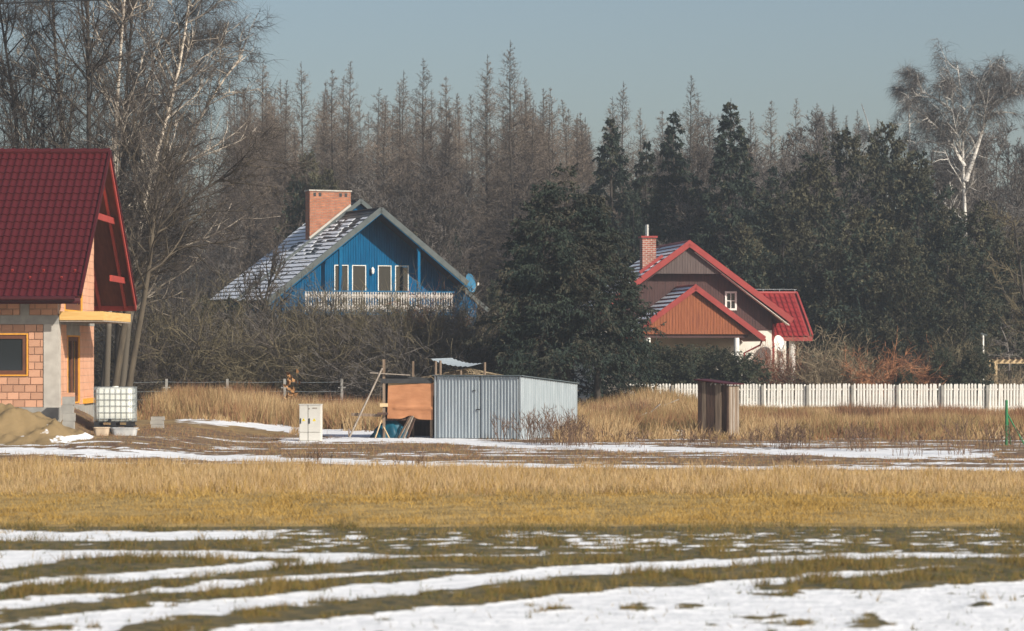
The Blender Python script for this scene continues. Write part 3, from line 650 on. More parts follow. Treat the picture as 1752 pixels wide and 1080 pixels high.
# ------------------------------------------------------------------ metal garage
def corr(a,p,u,wd,n3,z0a,z0b,z1a,z1b,pitch=.12,dep=.03):
    n_=max(1,int(round(wd/pitch))); pr=[(0,0),(.55,0),(.65,1),(.9,1),(1,0)]
    P=[]
    for k in range(n_):
        for (f_,h_) in pr[:-1]: P.append(((k+f_)/n_,h_))
    P.append((1,0)); V=[]
    for (s_,h_) in P:
        b_=np.array(p)+np.array(u)*wd*s_+np.array(n3)*dep*h_; V+=[b_+(0,0,z0a+(z0b-z0a)*s_),b_+(0,0,z1a+(z1b-z1a)*s_)]
    a.add(V,[[2*k,2*k+2,2*k+3,2*k+1] for k in range(len(P)-1)])
G0=np.array([W(745,0,100)[0],100.,0]); ga=math.radians(-23.5); WG,LG=3.16,5.0
t=thing('metal_garage','corrugated galvanised metal garage standing on snow in the middle','garage',G0,ga)
zf,zr=2.17,1.86
def seg(x0,x1,nm,nf,y=0):
    a=Acc(); corr(a,(x0,y,0),(1,0,0),x1-x0,(0,-1,0),.02,.02,zf-.05,zf-.05); a.bx(x0+.01,x1-.01,y+.005,y+.03,.03,.09); a.bx(x0+.01,x1-.01,y+.005,y+.03,zf-.14,zf-.07); return part(nm,a,M['steel'],t)
dl=seg(.06,1.66,'door_leaf',0); dr=seg(1.69,3.1,'door_leaf',0)
a=Acc(); a.bx(1.55,1.68,-.06,-.03,.98,1.01); part('handle',a,M['black'],dl)
a=Acc(); a.bx(1.42,1.52,-.05,-.03,1.62,1.65); part('latch',a,M['black'],dl)
a=Acc(); corr(a,(WG,.04,0),(0,1,0),LG-.08,(1,0,0),0,0,zf-.05,zr-.03,pitch=.165,dep=.035); part('side_wall',a,M['steel'],t)
a=Acc(); corr(a,(0,LG-.04,0),(0,-1,0),LG-.08,(-1,0,0),0,0,zr-.03,zf-.05); part('side_wall',a,M['steel'],t)
a=Acc(); corr(a,(WG-.02,LG,0),(-1,0,0),WG-.04,(0,1,0),0,0,zr-.03,zr-.03); part('rear_wall',a,M['steel'],t)
for (x,y,z) in ((0,0,zf),(WG,0,zf),(WG,LG,zr)):
    a=Acc(); a.bx(x-.025,x+.03,y-.025,y+.03,0,z-.04); part('corner_trim',a,M['steel'],t)
a=Acc(); a.slab([(-.08,-.1,zf),(WG+.1,-.1,zf),(WG+.1,LG+.08,zr),(-.08,LG+.08,zr)],.025); part('roof',a,M['steel_d'],t)

# ------------------------------------------------------------------ lean-to beside the garage
D=100.15; sb=np.array([W(700,0,D)[0],D,0]); t=thing('lean_to_shed','ramshackle wooden lean-to with brown tarpaulin front beside the metal garage','shed',sb)
Lc=lambda x,y,dy=0: W(x,y,D+dy)-sb
x745=Lc(741,0)[0]-.02
a=Acc(); a.bar((Lc(657,0)[0],0,0),(Lc(657,0)[0],0,Lc(0,615)[2]),.09,.09); part('post',a,M['wood'],t)
for xx,yt in ((707,618),): 
    a=Acc(); p=Lc(xx,yt,1.2); a.bar((p[0],1.2,0),(p[0],1.2,p[2]),.07,.07); part('post',a,M['wood'],t)
a=Acc(); a.bar((x745-.04,.03,0),(x745-.04,.03,2.05),.09,.09); a.bar((Lc(668,0)[0],2.2,0),(Lc(668,0)[0],2.2,1.9),.08,.08); part('post',a,M['wood'],t)
a=Acc(); z=Lc(0,641)[2]; a.slab([(Lc(650,0)[0],-.03,z),(x745,-.03,z-.12),(x745,2.4,z-.25),(Lc(650,0)[0],2.4,z-.15)],.06); a.bx(Lc(652,0)[0],x745,-.06,-.01,z-.3,z-.14); part('roof',a,M['bitumen'],t)
a=Acc(); a.bar(Lc(633,638,-.1),Lc(702,642,-.1),.08,.03); part('roof_batten',a,M['wood_g'],t)
a=Acc(); a.bx(Lc(664,0)[0],Lc(740,0)[0],.03,.055,Lc(0,664)[2],Lc(0,653)[2]); part('pale_board',a,M['pine_lt'],t)
a=Acc(); a.bx(Lc(655,0)[0],x745,2.3,2.34,0,1.85); a.bx(Lc(655,0)[0]-.02,Lc(655,0)[0]+.01,1.2,2.29,0,1.85); part('back_wall',a,M['wood_d'],t)  # back and side boards added, like the roof, to keep the inside dark
# tarpaulin
q=Acc(); n_,m_=26,20; U,V_=np.meshgrid(np.linspace(0,1,n_),np.linspace(0,1,m_)); xl=Lc(664,0)[0]; xr=Lc(744,0)[0]-.06
zt_=Lc(0,659)[2]-.02; zb_=Lc(0,716)[2]
XX=xl+(xr-xl)*U-.03*V_*(1-U); ZZ=zt_+(zb_-zt_)*V_-.05*U*V_+.1*U*(1-V_)+.12*np.exp(-((U-.5)/.12)**2)*V_**6
YY=-.08+.07*fbm(U*4,V_*2.2,71)+.05*np.sin(U*9+V_*3)*V_*.5-.05*np.exp(-((V_-.68)/.03)**2)*(U>.15)
i=np.arange(n_-1)[None]; j=np.arange(m_-1)[:,None]
q.add(np.stack([XX,YY,ZZ],-1).reshape(-1,3),np.stack([j*n_+i,(j+1)*n_+i,(j+1)*n_+i+1,j*n_+i+1],-1).reshape(-1,4)); part('tarpaulin',q,M['tarp'],t,True)
a=Acc(); a.bar(Lc(660,718,.1),Lc(741,718,.1),.05,.06); part('rail',a,M['wood_d'],t)
a=Acc(); a.bar(Lc(598,748,-.3),Lc(654,630,-.08),.14,.05); part('brace',a,M['wood_g'],t)
a=Acc(); a.bar(Lc(601,709,.02),Lc(652,711,.02),.04,.1,up=(0,0,1)); part('cross_board',a,M['wood'],t)
a=Acc(); a.bx(Lc(650,0)[0],Lc(664,0)[0],-.1,-.05,Lc(0,696)[2],Lc(0,690)[2]); part('short_board',a,M['pine_lt'],t)
a=Acc(); a.bx(Lc(646,0)[0],Lc(664,0)[0],-.2,.1,Lc(0,709.5)[2],Lc(0,706)[2]); part('shelf',a,M['wood_d'],t)
a=Acc(); a.bar(Lc(597,748,-.3)-(0,0,.0),Lc(597,733,-.3),.05,.05); part('peg',a,M['wood'],t)
for k,(xa,ya,xb,yb,dy,m_,lab) in enumerate([(682,747,702,713,-.35,'wood','lighter leftmost plank leaning under the brown tarpaulin'),(690,748,706,712,-.4,'wood_g','grey middle plank leaning under the brown tarpaulin'),(697,748,709,716,-.42,'wood_d','dark rightmost plank leaning under the brown tarpaulin'),(642,745,655,712,-.25,'pine_lt','thin pale stick leaning left over the blue sheet'),(666,746,655,728,-.3,'pine_lt','short pale stick leaning against the shed post')]):
    a=Acc(); p=W(xa,ya,D+dy); p[2]=.01; e=W(xb,yb,D+dy+.3); a.bar(p,e,.1 if k<3 else .03,.03); solo('plank' if k<3 else 'stick',a,M[m_],(p[0],p[1],0),lab,'plank' if k<3 else 'stick')
# blue sheet bundle
q=Acc(); n_,m_=28,12; th=np.linspace(0,2*math.pi,n_,endpoint=False); c0=W(664,0,100.4); V=[]
for k in range(m_):
    f_=k/(m_-1); r=(1-.75*f_**2.2); 
    for a_ in th:
        w_=1+.16*math.sin(a_*5+f_*4)+.1*math.sin(a_*9+1)
        V.append((c0[0]+.55*r*w_*math.cos(a_)+.12*f_,100.55+.4*r*w_*math.sin(a_),.0+.62*f_))
V.append((c0[0]+.12,100.55,.64))
q.add(V,[[k*n_+i_,k*n_+(i_+1)%n_,(k+1)*n_+(i_+1)%n_,(k+1)*n_+i_] for k in range(m_-1) for i_ in range(n_)]); q.add(V,[[(m_-1)*n_+i_,(m_-1)*n_+(i_+1)%n_,m_*n_] for i_ in range(n_)])
solo('blue_sheet',q,M['teal'],(c0[0],100.55,0),'bundled dark blue plastic sheet under the lean-to','plastic sheet',smooth=True)
# brush pile with metal sheet and stakes behind the garage
D=112.; pb=np.array([W(800,0,D)[0],D,0])
a=Acc(); rg=R(41); n_=700; X=pb[0]+rg.normal(0,1.0,n_); Y=D+rg.normal(0,.6,n_); st=np.stack([X,Y,rg.random(n_)*2.2],-1)
P=grow(st,np.stack([rg.normal(0,1,n_),rg.normal(0,.5,n_),rg.normal(.25,.4,n_)],-1),.5+rg.random(n_)*.9,5,rg,.2,0); P[...,2]=np.clip(P[...,2],.02,2.32-.2*np.abs(P[...,0]-pb[0]))
v,f=tubes(P,np.linspace(.02,.008,5)[None].repeat(n_,0),3); a.add(v,f)
solo('brush_pile',a,M['twig_tan'],pb,'pile of cut brushwood behind the metal garage','brush pile')
q=Acc(); p0,p1,p2,p3=W(735,614,111.2),W(806,627,110.6),W(829,621,112.4),W(772,612.5,112.8)
n_=24; V=[]
for k in range(n_+1):
    f_=k/n_; b0=p0+(p1-p0)*f_; b1=p3+(p2-p3)*f_; h_=.02*math.sin(k*2.2)-.1*math.sin(f_*3.1); V+=[b0+(0,0,h_),b1+(0,0,h_)]
q.add(V,[[2*k,2*k+2,2*k+3,2*k+1] for k in range(n_)]); 
solo('metal_sheet',q,[M['steel']],(p0+p2)/2,'bent corrugated metal sheet lying on the brush pile','metal sheet',smooth=True)
for k,(x,yt,dd,lab) in enumerate([(745,618,108,'left of the twin wooden stakes behind the garage'),(753,617,108.4,'right of the twin wooden stakes behind the garage'),(788,634,108.5,'shortest wooden stake peeping over the garage roof'),(829,620,109,'lone wooden stake at the right of the brush pile')]):
    p=W(x,yt,dd); a=Acc(); a.tube([(p[0],dd,0),(p[0]+.01,dd,p[2])],[.05,.045],7); solo('stake',a,M['wood'],(p[0],dd,0),lab,'stake','stakes behind the garage')

# ------------------------------------------------------------------ outhouse
D=100.; ob=np.array([W(1246,0,D)[0],D,0]); t=thing('outhouse','narrow weathered plank outhouse with slanted red roof in dry grass','outhouse',ob,math.radians(-30)); rg=R(51)
WL,WD=1.15,.85
ztop=lambda x,y: 1.99-.14*(x+WL)-.13*(y*.0)
rows=[(-WL,-1.0,'wood_d'),(-.995,-.84,'wood'),(-.835,-.66,'wood_d'),(-.655,-.5,'wood_d'),(-.49,-.26,'wood'),(-.06,.0,'wood_d')]
for (x0,x1,m_) in rows:
    a=Acc(); a.bx(x0,x1-.008,-.012+rg.normal(0,.004),.012,.03,ztop((x0+x1)/2,0)-.03); part('plank',a,M[m_],t)
a=Acc(); a.bx(-.25,-.07,.03,.05,.05,1.85); part('door',a,M['wood_d'],t)
k=0; y=0
while y<WD-.02:
    w_=min(.1+.03*rg.random(),WD-y); a=Acc(); a.bx(.0,.022+rg.normal(0,.006),y+.002,y+w_-.01,.02+.06*rg.random(),ztop(0,0)-.03); part('plank',a,M['wood' if rg.random()<.5 else 'wood_g'],t); y+=w_
a=Acc(); a.bx(-WL,-WL+.02,.013,WD,.02,ztop(-WL,0)-.03); a.bx(-WL+.02,-.001,WD-.02,WD,.02,1.8); part('back_wall',a,M['wood_d'],t)
a=Acc(); a.bx(-WL+.021,-WL+.08,.013,.08,0,1.9); a.bx(-.08,-.003,.013,.08,0,1.8); part('corner_post',a,M['wood_d'],t)
a=Acc(); a.slab([(-WL-.1,-.14,2.02),(.14,-.14,2.02-.155),(.14,WD+.1,2.02-.155),(-WL-.1,WD+.1,2.02)],.035); part('roof',a,M['tile'],t)
# boards and sheet lying in the grass
for k,(x,y,D,ln,an,lab) in enumerate([(1086,716,110,1.0,25,'grey board lying in dry grass, nearest the big spruce'),(1138,693,117,1.2,22,'grey board lying high on the grassy heap left of the outhouse'),(1116,703,113,.8,40,'short grey board between two others on the grassy heap')]):
    p=W(x,y,D); g=float(gz(p[0],D)); a=Acc(); c_=math.radians(an); d=np.array([math.cos(c_),.15,math.sin(c_)])*ln/2; c=np.array([p[0],D,max(p[2],g+.25)]); a.bar(c-d,c+d,.14,.03); solo('loose_board',a,M['wood_g'],c,lab,'board')
# green post
D=92.; x=W(1722,0,D)[0]; t=thing('green_fence_post','green metal corner post with two slanting braces at the field edge','post',(x,D,0))
a=Acc(); a.tube([(0,0,-.05),(.0,0,1.4)],.045,10); a.tube([(0,0,1.4),(0,0,1.45)],[.055,.03],10); part('post',a,M['greenp'],t)
a=Acc(); a.tube([(.03,.0,1.0),(.62,.1,-.03)],.025,8); part('brace',a,M['greenp'],t)
a=Acc(); a.tube([(.02,.03,1.02),(.32,1.1,-.03)],.025,8); part('brace',a,M['greenp'],t)
# ------------------------------------------------------------------ blue timber house
def boards(a,y0,y1,xl,xr,zlo,zhi,w=.115,gap=.012,rng=None,mi=0):   # vertical boards; zlo,zhi functions of x
    x=xl
    while x<xr-.01:
        e=min(x+w,xr); A,B=x+gap/2,e-gap/2
        za0,za1=zlo(A),zhi(A); zb0,zb1=zlo(B),zhi(B); j=(rng.normal(0,.003) if rng is not None else 0)
        if max(za1-za0,zb1-zb0)>.03: a.hexa([(A,y0+j,za0),(B,y0+j,zb0),(B,y1,zb0),(A,y1,za0),(A,y0+j,max(za1,za0)),(B,y0+j,max(zb1,zb0)),(B,y1,max(zb1,zb0)),(A,y1,max(za1,za0))],mi)
        x=e
def shingles(a,x_r,z_r,x_e,z_e,y0,y1,course,wd,rng,snowf=None,sa=None,t=.03,smar=0):
    """tiled slope from ridge (x_r,z_r) to eave (x_e,z_e), rows running along y"""
    L=math.hypot(x_e-x_r,z_e-z_r); d=np.array([x_e-x_r,0,z_e-z_r])/L; nn_=np.array([-d[2],0,d[0]]); nn_*=np.sign(nn_[2])
    k=int(L/course); c=L/k
    for r in range(k):
        y=y0-(wd/2 if r%2 else 0)
        while y<y1-.01:
            A,B=max(y,y0)+.006,min(y+wd,y1)-.006; y+=wd
            if B-A<.04: continue
            p=np.array([x_r,0,z_r])+d*c*r; q=p+d*(c+.02)
            lo,hi=nn_*.005,nn_*(t+rng.normal(0,.003))
            P=[p+(0,A,0),q+(0,A,0)+lo,q+(0,B,0)+lo,p+(0,B,0)]
            T_=[p+(0,A,0)+nn_*.006,q+(0,A,0)+hi,q+(0,B,0)+hi,p+(0,B,0)+nn_*.006]
            if d[0]<0: P=[P[0],P[3],P[2],P[1]]; T_=[T_[0],T_[3],T_[2],T_[1]]
            a.hexa(P+T_)
            if snowf is not None:
                s_=snowf((A+B)/2,(r+.5)*c)
                if s_>0:
                    f0=.07+.05*rng.random(); f1=min(.95,f0+s_); e0=A-.007; e1=B+.007
                    p2=p+d*c*f0+nn_*(.01+t*f0); q2=p+d*c*f1+nn_*(.01+t*f1); th=nn_*.025
                    P=[p2+(0,e0,0),q2+(0,e0,0),q2+(0,e1,0),p2+(0,e1,0)]; T_=[v+th for v in P]
                    if d[0]<0: P=[P[0],P[3],P[2],P[1]]; T_=[T_[0],T_[3],T_[2],T_[1]]
                    sa.hexa(P+T_)
rg=R(201)
RB=W(652,357,143.); t=thing('blue_house','blue timber gable house with balcony and snow on its dark roof','house',(RB[0],RB[1],0),math.radians(24))
ZR=RB[2]; TW=5.85; k_=.775; ZE=ZR-TW*k_; L1,L2=4.6,9.0
rf=lambda x: ZR-abs(x)*k_
sn_=Acc(); a=Acc()
def sf(y,s):
    v=float(fbm(np.array([y*.9+3]),np.array([s*.55]),91)[0]); v+=.12 if s>3.6 else 0; v-=.35 if s<.7 else 0; v-=.12 if y<.5 else 0
    v+=.1*(rg.random()-.5)
    return max(0,min(.8,(v-.36)*4.5))
shingles(a,0,ZR,-TW,ZE,0,L1,.33,.5,rg,sf,sn_)
TS=4.6; TX=6.3; shingles(a,0,ZR,TS,ZR-TS*k_,0,1.3,.33,.5,rg); shingles(a,0,ZR,TX,ZR-TX*k_,1.31,L1,.33,.5,rg)
XR2,ZR2=.7,ZR+.65
def sf2(y,s):
    v=float(fbm(np.array([y*.9+33]),np.array([s*.5]),93)[0]); v+=.1 if s>2 else -.3
    return max(0,min(.8,(v-.36)*4.5))
shingles(a,XR2,ZR2,-TW,ZE+.1,L1+.02,L2,.33,.5,rg,sf2,sn_); shingles(a,XR2,ZR2,TW,ZR2-(TW-XR2)*k_,L1+.02,L2,.33,.5,rg)
b_=Acc(); e=.12
for (xe,ya,yb) in ((-TW,0,L1),(TS,0,1.3),(TX,1.302,L1)):
    P=[(0,ya,ZR-.02),(xe,ya,ZR-abs(xe)*k_-.02),(xe,yb,ZR-abs(xe)*k_-.02),(0,yb,ZR-.02)]
    if xe<0: P=[P[0],P[3],P[2],P[1]]
    b_.slab(P,.12)
a2=Acc(); a2.bar((TS+.05,1.28,ZR-(TS+.05)*k_-.06),(TX,1.28,ZR-TX*k_-.06),.05,.2)
for s_ in (-1,1):
    ze=ZE+.08 if s_<0 else ZR2-(TW-XR2)*k_-.02
    P=[(XR2,L1+.02,ZR2-.02),(s_*TW,L1+.02,ze),(s_*TW,L2,ze),(XR2,L2,ZR2-.02)]
    if s_<0: P=[P[0],P[3],P[2],P[1]]
    b_.slab(P,.12)
rfo=part('roof',b_,M['dkboard'],t); part('barge_board',a2,M['greytrim'],rfo); part('shingles',a,M['slate'],rfo,kind='stuff'); part('snow',sn_,M['snow'],rfo,kind='stuff')
for s_ in (-1,1):
    xe=TS if s_>0 else -TW; ze_=ZR-abs(xe)*k_; a=Acc(); a.bar((0,-.03,ZR-.06),(xe,-.03,ze_-.06),.05,.27); part('barge_board',a,M['greytrim'],rfo)
    a=Acc(); a.bar((0,-.0,ZR-.23),(xe*.99,-.0,ze_-.23),.05,.06); part('verge_lining',a,M['bluetrim'],rfo)
    a=Acc(); a.bar((XR2,L1-.03,ZR2-.04),(s_*TW if s_<0 else 3.5,L1-.03,(ZE+.08) if s_<0 else ZR2-(3.5-XR2)*k_-.04),.06,.2); part('barge_board',a,M['greytrim'],rfo)
a=Acc(); a.bar((0,-.03,ZR+.03),(0,L1,ZR+.03),.2,.05); a.bar((XR2,L1,ZR2+.03),(XR2,L2,ZR2+.03),.2,.05); part('ridge_cap',a,M['slate'],rfo)
# front wall
WY=1.35; ZB=4.88
OP=[(-1.99,-.23),(.30,2.03)]; OZ0,OZ1=ZB+.06,7.26
inop=lambda x: any(p-.005<x<q+.005 for p,q in OP)
a=Acc(); seglist=[(-5.2,-1.99),(-1.99,-.23),(-.23,.3),(.3,2.03),(2.03,5.7)]
for (p,q) in seglist:
    if (p,q) in OP: boards(a,WY-.03,WY+.0,p,q,lambda x:OZ1,lambda x: rf(x)-.16,.13,.014,rg)
    else: boards(a,WY-.03,WY+.0,p,q,lambda x:.0,lambda x: rf(x)-.16,.13,.014,rg)
cl=part('gable_wall',a,M['blue'],t)
a=Acc()
for (p,q) in seglist:
    if (p,q) in OP: 
        a.bx(p,q,WY+.002,WY+.2,0,OZ0); a.prism([(p,OZ1),(q,OZ1),(q,rf(q)-.15),(p,rf(p)-.15)] if p*q>0 else [(p,OZ1),(q,OZ1),(q,rf(q)-.15),(p,rf(p)-.15)],WY+.002,WY+.2)
    elif p<0<q: a.prism([(p,0),(q,0),(q,rf(q)-.15),(0,rf(0)-.15),(p,rf(p)-.15)],WY+.002,WY+.2)
    else: a.prism([(p,0),(q,0),(q,rf(q)-.15),(p,rf(p)-.15)],WY+.002,WY+.2)
part('wall_backing',a,M['blue'],t)
for (p,q) in OP:
    m_=(p+q)/2; w_=Acc(); ringframe(w_,p,q,OZ0,OZ1,WY-.06,WY+.1,.04); w_.bx(m_-.09,m_+.09,WY-.055,WY+.09,OZ0+.04,OZ1-.04); wf=part('balcony_door',w_,M['bluetrim'],t)
    for (A,B) in ((p+.04,m_-.09),(m_+.09,q-.04)):
        w_=Acc(); ringframe(w_,A,B,OZ0+.04,OZ1-.04,WY-.04,WY+.05,.05); part('sash',w_,M['white'],wf)
        w_=Acc(); w_.bx(A+.06,B-.06,WY-.005,WY+.005,OZ0+.13,OZ1-.13); part('pane',w_,M['glass'],wf)
a=Acc(); lx=.03; a.bx(lx-.05,lx+.05,WY-.06,WY-.03,6.85,7.05); a.tube([(lx,WY-.14,6.78),(lx,WY-.14,6.85),(lx,WY-.14,7.02),(lx,WY-.14,7.12)],[.05,.08,.09,.02],8); a.bar((lx,WY-.05,7.0),(lx,WY-.14,7.08),.03,.03); part('wall_lamp',a,M['white'],t)
# side walls, rear, second block gable
a=Acc(); a.bx(-5.2,-5.0,WY+.21,L2-.3,0,rf(5.2)-.2); a.bx(5.5,5.7,WY+.21,L2-.3,0,rf(5.7)-.2); a.bx(-5.2,5.7,L2-.29,L2-.1,0,rf(5.2)-.2); part('side_wall',a,M['blue'],t)
a=Acc(); boards(a,L1+.3,L1+.34,-4,4.5,lambda x: min(rf(x),ZR2-abs(x-XR2)*k_)-.5,lambda x: ZR2-abs(x-XR2)*k_-.15,.13,.014,rg); part('rear_gable',a,M['blue'],t)
# balcony
BX=3.95
a=Acc(); a.bx(-BX,BX,.05,WY-.035,ZB-.14,ZB); part('balcony_floor',a,M['bluetrim'],t)
a=Acc(); a.bx(-BX,BX,.08,.14,ZB+.98,ZB+1.05); a.bx(-BX,BX,.09,.13,ZB+.05,ZB+.11); part('balcony_rail',a,M['bluetrim'],t)
bmesh_=None
def baluster():
    q=Acc(); w_=.11
    pr=[(0,.05),(.06,.02),(.14,.055),(.26,.055),(.33,.03),(.48,.02),(.63,.03),(.7,.055),(.82,.055),(.9,.02),(.95,.05)]
    for (z0,a0),(z1,a1) in zip(pr[:-1],pr[1:]):
        q.hexa([(-a0,0,z0),(a0,0,z0),(a0,.02,z0),(-a0,.02,z0),(-a1,0,z1),(a1,0,z1),(a1,.02,z1),(-a1,.02,z1)])
    return q.mesh('baluster',M['bal'])
bms=baluster()
for k in range(58):
    link('baluster',bms,(-BX+.07+k*.1345,.062,ZB+.03),0,t)
for x in (-2.05,2.07):
    a=Acc(); a.bx(x-.07,x+.07,.15,.29,ZB,rf(x)-.28); a.bx(x-.11,x+.11,.14,.3,rf(x)-.42,rf(x)-.3); part('balcony_post',a,M['bluetrim'],t)
a=Acc()
for x in (-3.7,0,3.7): a.bx(x-.08,x+.08,.1,.26,0,ZB-.14)
part('balcony_support',a,M['bluetrim'],t)
# chimney
cx0,cx1,cy0,cy1=-2.0,.2,4.68,5.3
a=Acc(); a.bx(cx0,cx1,cy0,cy1,ZR-2.2,11.0); chm=part('chimney',a,M['chim'],t)
a=Acc(); a.bx(cx0-.05,cx1+.05,cy0-.05,cy1+.05,11.0,11.07); part('cap',a,M['conc_lt'],chm)
for fx in (.12,.25,.75,.88):
    x=cx0+(cx1-cx0)*fx; a=Acc(); a.bx(x-.07,x+.07,cy0-.006,cy0+.05,10.74,10.92); part('flue_opening',a,M['black'],chm)
a=Acc(); zf2=lambda x: ZR2-(XR2-x)*k_
a.bar((cx0-.0,cy0-.05,zf2(cx0)+.08),(cx1,cy0-.05,zf2(cx1)+.08),.08,.22); part('flashing',a,M['conc_lt'],chm)
def dish(name,lab,loc,diam,az,el,m_,pole_to,parent=None):
    q=Acc(); n_=24; r=diam/2; V=[(0,0,0)]; fcs=[]
    for k in range(1,6):
        rr_=r*k/5
        for i_ in range(n_): an=2*math.pi*i_/n_; V.append((rr_*math.cos(an),-.2*(rr_/r)**2*r,1.1*rr_*math.sin(an)))
    for i_ in range(n_): fcs.append([0,1+i_,1+(i_+1)%n_])
    q.add(V,fcs); q.add(V,[[1+k*n_+i_,1+(k+1)*n_+i_,1+(k+1)*n_+(i_+1)%n_,1+k*n_+(i_+1)%n_] for k in range(4) for i_ in range(n_)])
    tt=thing(name,lab,'satellite dish',loc); 
    from mathutils import Euler
    R3=np.array(Euler((math.radians(el),0,math.radians(az))).to_matrix())
    for i_ in range(len(q.v)): q.v[i_]=q.v[i_]@R3.T
    part('reflector',q,m_,tt,True)
    a=Acc(); e1=R3@np.array([0,-.05,-r*1.05]); e2=R3@np.array([0,-r*1.15,-.35*r]); a.bar(e1,e2,.03,.03); a.bar(e2-(0,0,.06),e2+(0,0,.08),.09,.09); part('arm',a,M['white'],tt)
    a=Acc(); a.tube([(R3@np.array([0,.02,0])),np.array(pole_to)-np.array(loc)],.025,8); part('bracket',a,M['steel_d'],tt)
    return tt
p=W(803,485,145.4); q=W(799,500,146.9)
dish('satellite_dish','blue round satellite dish at the right eave of the blue house',p,.88,58,-12,M['dishblue'],q)

# ------------------------------------------------------------------ brown house with red roof
RR=W(1180,415,150.); t=thing('brown_house','brown boarded house with red trimmed roof, snow rows and white walls','house',(RR[0],RR[1],0),math.radians(8)); rg=R(301)
ZR=RR[2]; TW=5.4; k_=.735; ZE=ZR-TW*k_; LL=9.5; rf=lambda x: ZR-abs(x)*k_
a=Acc(); sn_=Acc()
sfr=lambda y,s: .66 if fbm(np.array([y*.8]),np.array([s*1.1]),97)[0]>.3 else 0
shingles(a,0,ZR,-TW,ZE,.03,LL,.36,.6,rg,sfr,sn_); shingles(a,0,ZR,TW,ZE,.03,LL,.36,.6,rg)
b_=Acc()
for s_ in (-1,1):
    P=[(0,.03,ZR-.02),(s_*TW,.03,ZE-.02),(s_*TW,LL,ZE-.02),(0,LL,ZR-.02)]
    if s_<0: P=[P[0],P[3],P[2],P[1]]
    b_.slab(P,.14)
rfo=part('roof',b_,M['dkboard'],t); part('roof_tiles',a,M['rtile'],rfo,kind='stuff'); part('snow',sn_,M['snow'],rfo,kind='stuff')
for s_ in (-1,1):
    a=Acc(); a.bar((0,0,ZR-.05),(s_*TW,0,ZE-.05),.05,.3); part('barge_board',a,M['fascia'],rfo)
    a=Acc(); a.bar((s_*.3,.3,ZR-.3-.3*k_+.02),(s_*(TW-.15),.3,ZE-.27),.5,.03); part('soffit',a,M['wwall'] if s_>0 else M['dkboard'],rfo)
a=Acc(); a.tube([(0,-.02,ZR+.04),(0,LL,ZR+.04)],.09,8); part('ridge_cap',a,M['fascia'],rfo)
WY=.75; ZU=6.95; ZW=4.06; hw=4.49
a=Acc(); boards(a,.22,.26,-3,3,lambda x: ZU,lambda x: rf(x)-.2,.14,.012,rg); a.prism([(-2.0,ZU+.01),(2.0,ZU+.01),(0,rf(0)-.2)],.262,.4); part('upper_gable',a,M['grboard'],t)
a=Acc(); wx0,wx1,wz0,wz1=2.0,2.62,5.08,6.06
boards(a,WY-.03,WY,-hw,wx0,lambda x: ZW,lambda x: rf(x)-.18,.14,.012,rg); boards(a,WY-.03,WY,wx1,hw,lambda x: ZW,lambda x: rf(x)-.18,.14,.012,rg)
boards(a,WY-.03,WY,wx0,wx1,lambda x: ZW,lambda x: wz0,.14,.012,rg); boards(a,WY-.03,WY,wx0,wx1,lambda x: wz1,lambda x: rf(x)-.18,.14,.012,rg)
part('gable_wall',a,M['dkboard'],t)
a=Acc(); a.prism([(-hw,ZW),(wx0,ZW),(wx0,rf(wx0)-.17),(0,rf(0)-.17),(-hw,rf(hw)-.17)],WY+.002,WY+.25); a.prism([(wx1,ZW),(hw,ZW),(hw,rf(hw)-.17),(wx1,rf(wx1)-.17)],WY+.002,WY+.25); a.bx(wx0,wx1,WY+.002,WY+.25,ZW,wz0); a.bx(wx0,wx1,WY+.002,WY+.25,wz1,rf(wx1)-.17); part('wall_backing',a,M['dkboard'],t)
a=Acc(); a.bx(-hw,hw,WY+.02,WY+.3,0,ZW-.003); a.bx(hw-.25,hw,WY+.31,LL-.4,0,rf(hw)-.2); a.bx(-hw,-hw+.25,WY+.31,LL-.4,0,rf(hw)-.2); a.bx(-hw,hw,LL-.39,LL-.2,0,rf(hw)-.2); part('white_wall',a,M['wwall'],t)
w_=Acc(); ringframe(w_,wx0,wx1,wz0,wz1,WY-.07,WY+.06,.1); m_=(wx0+wx1)/2; w_.bx(m_-.02,m_+.02,WY-.04,WY+.0,wz0+.1,wz1-.1); w_.bx(wx0+.1,m_-.02,WY-.04,WY,5.55,5.59); w_.bx(m_+.02,wx1-.1,WY-.04,WY,5.55,5.59); wf=part('window',w_,M['white'],t)
for (A,B) in ((wx0+.1,m_-.02),(m_+.02,wx1-.1)):
    for (z0,z1) in ((wz0+.1,5.55),(5.59,wz1-.1)): w_=Acc(); w_.bx(A,B,WY-.02,WY-.012,z0,z1); part('pane',w_,M['glass'],wf)
# chimney on the left slope
cx=-1.75; cy=1.9; a=Acc(); a.bx(cx-.36,cx+.36,cy,cy+.75,ZR-2.0,8.85); cm=part('chimney',a,M['chim2'],t)
a=Acc(); a.bx(cx-.43,cx+.43,cy-.07,cy+.82,8.85,8.95); part('cap',a,M['fascia'],cm)
a=Acc(); a.tube([(cx-.05,cy+.35,8.95),(cx-.05,cy+.35,9.55)],.1,12); part('flue_pipe',a,M['chrome'],cm,True)
a=Acc(); a.bar((cx-.5,cy-.1,rf(cx-.5)+.12),(cx+.7,cy-.1,rf(cx+.7)+.12),.1,.22); part('flashing',a,M['fascia'],cm)
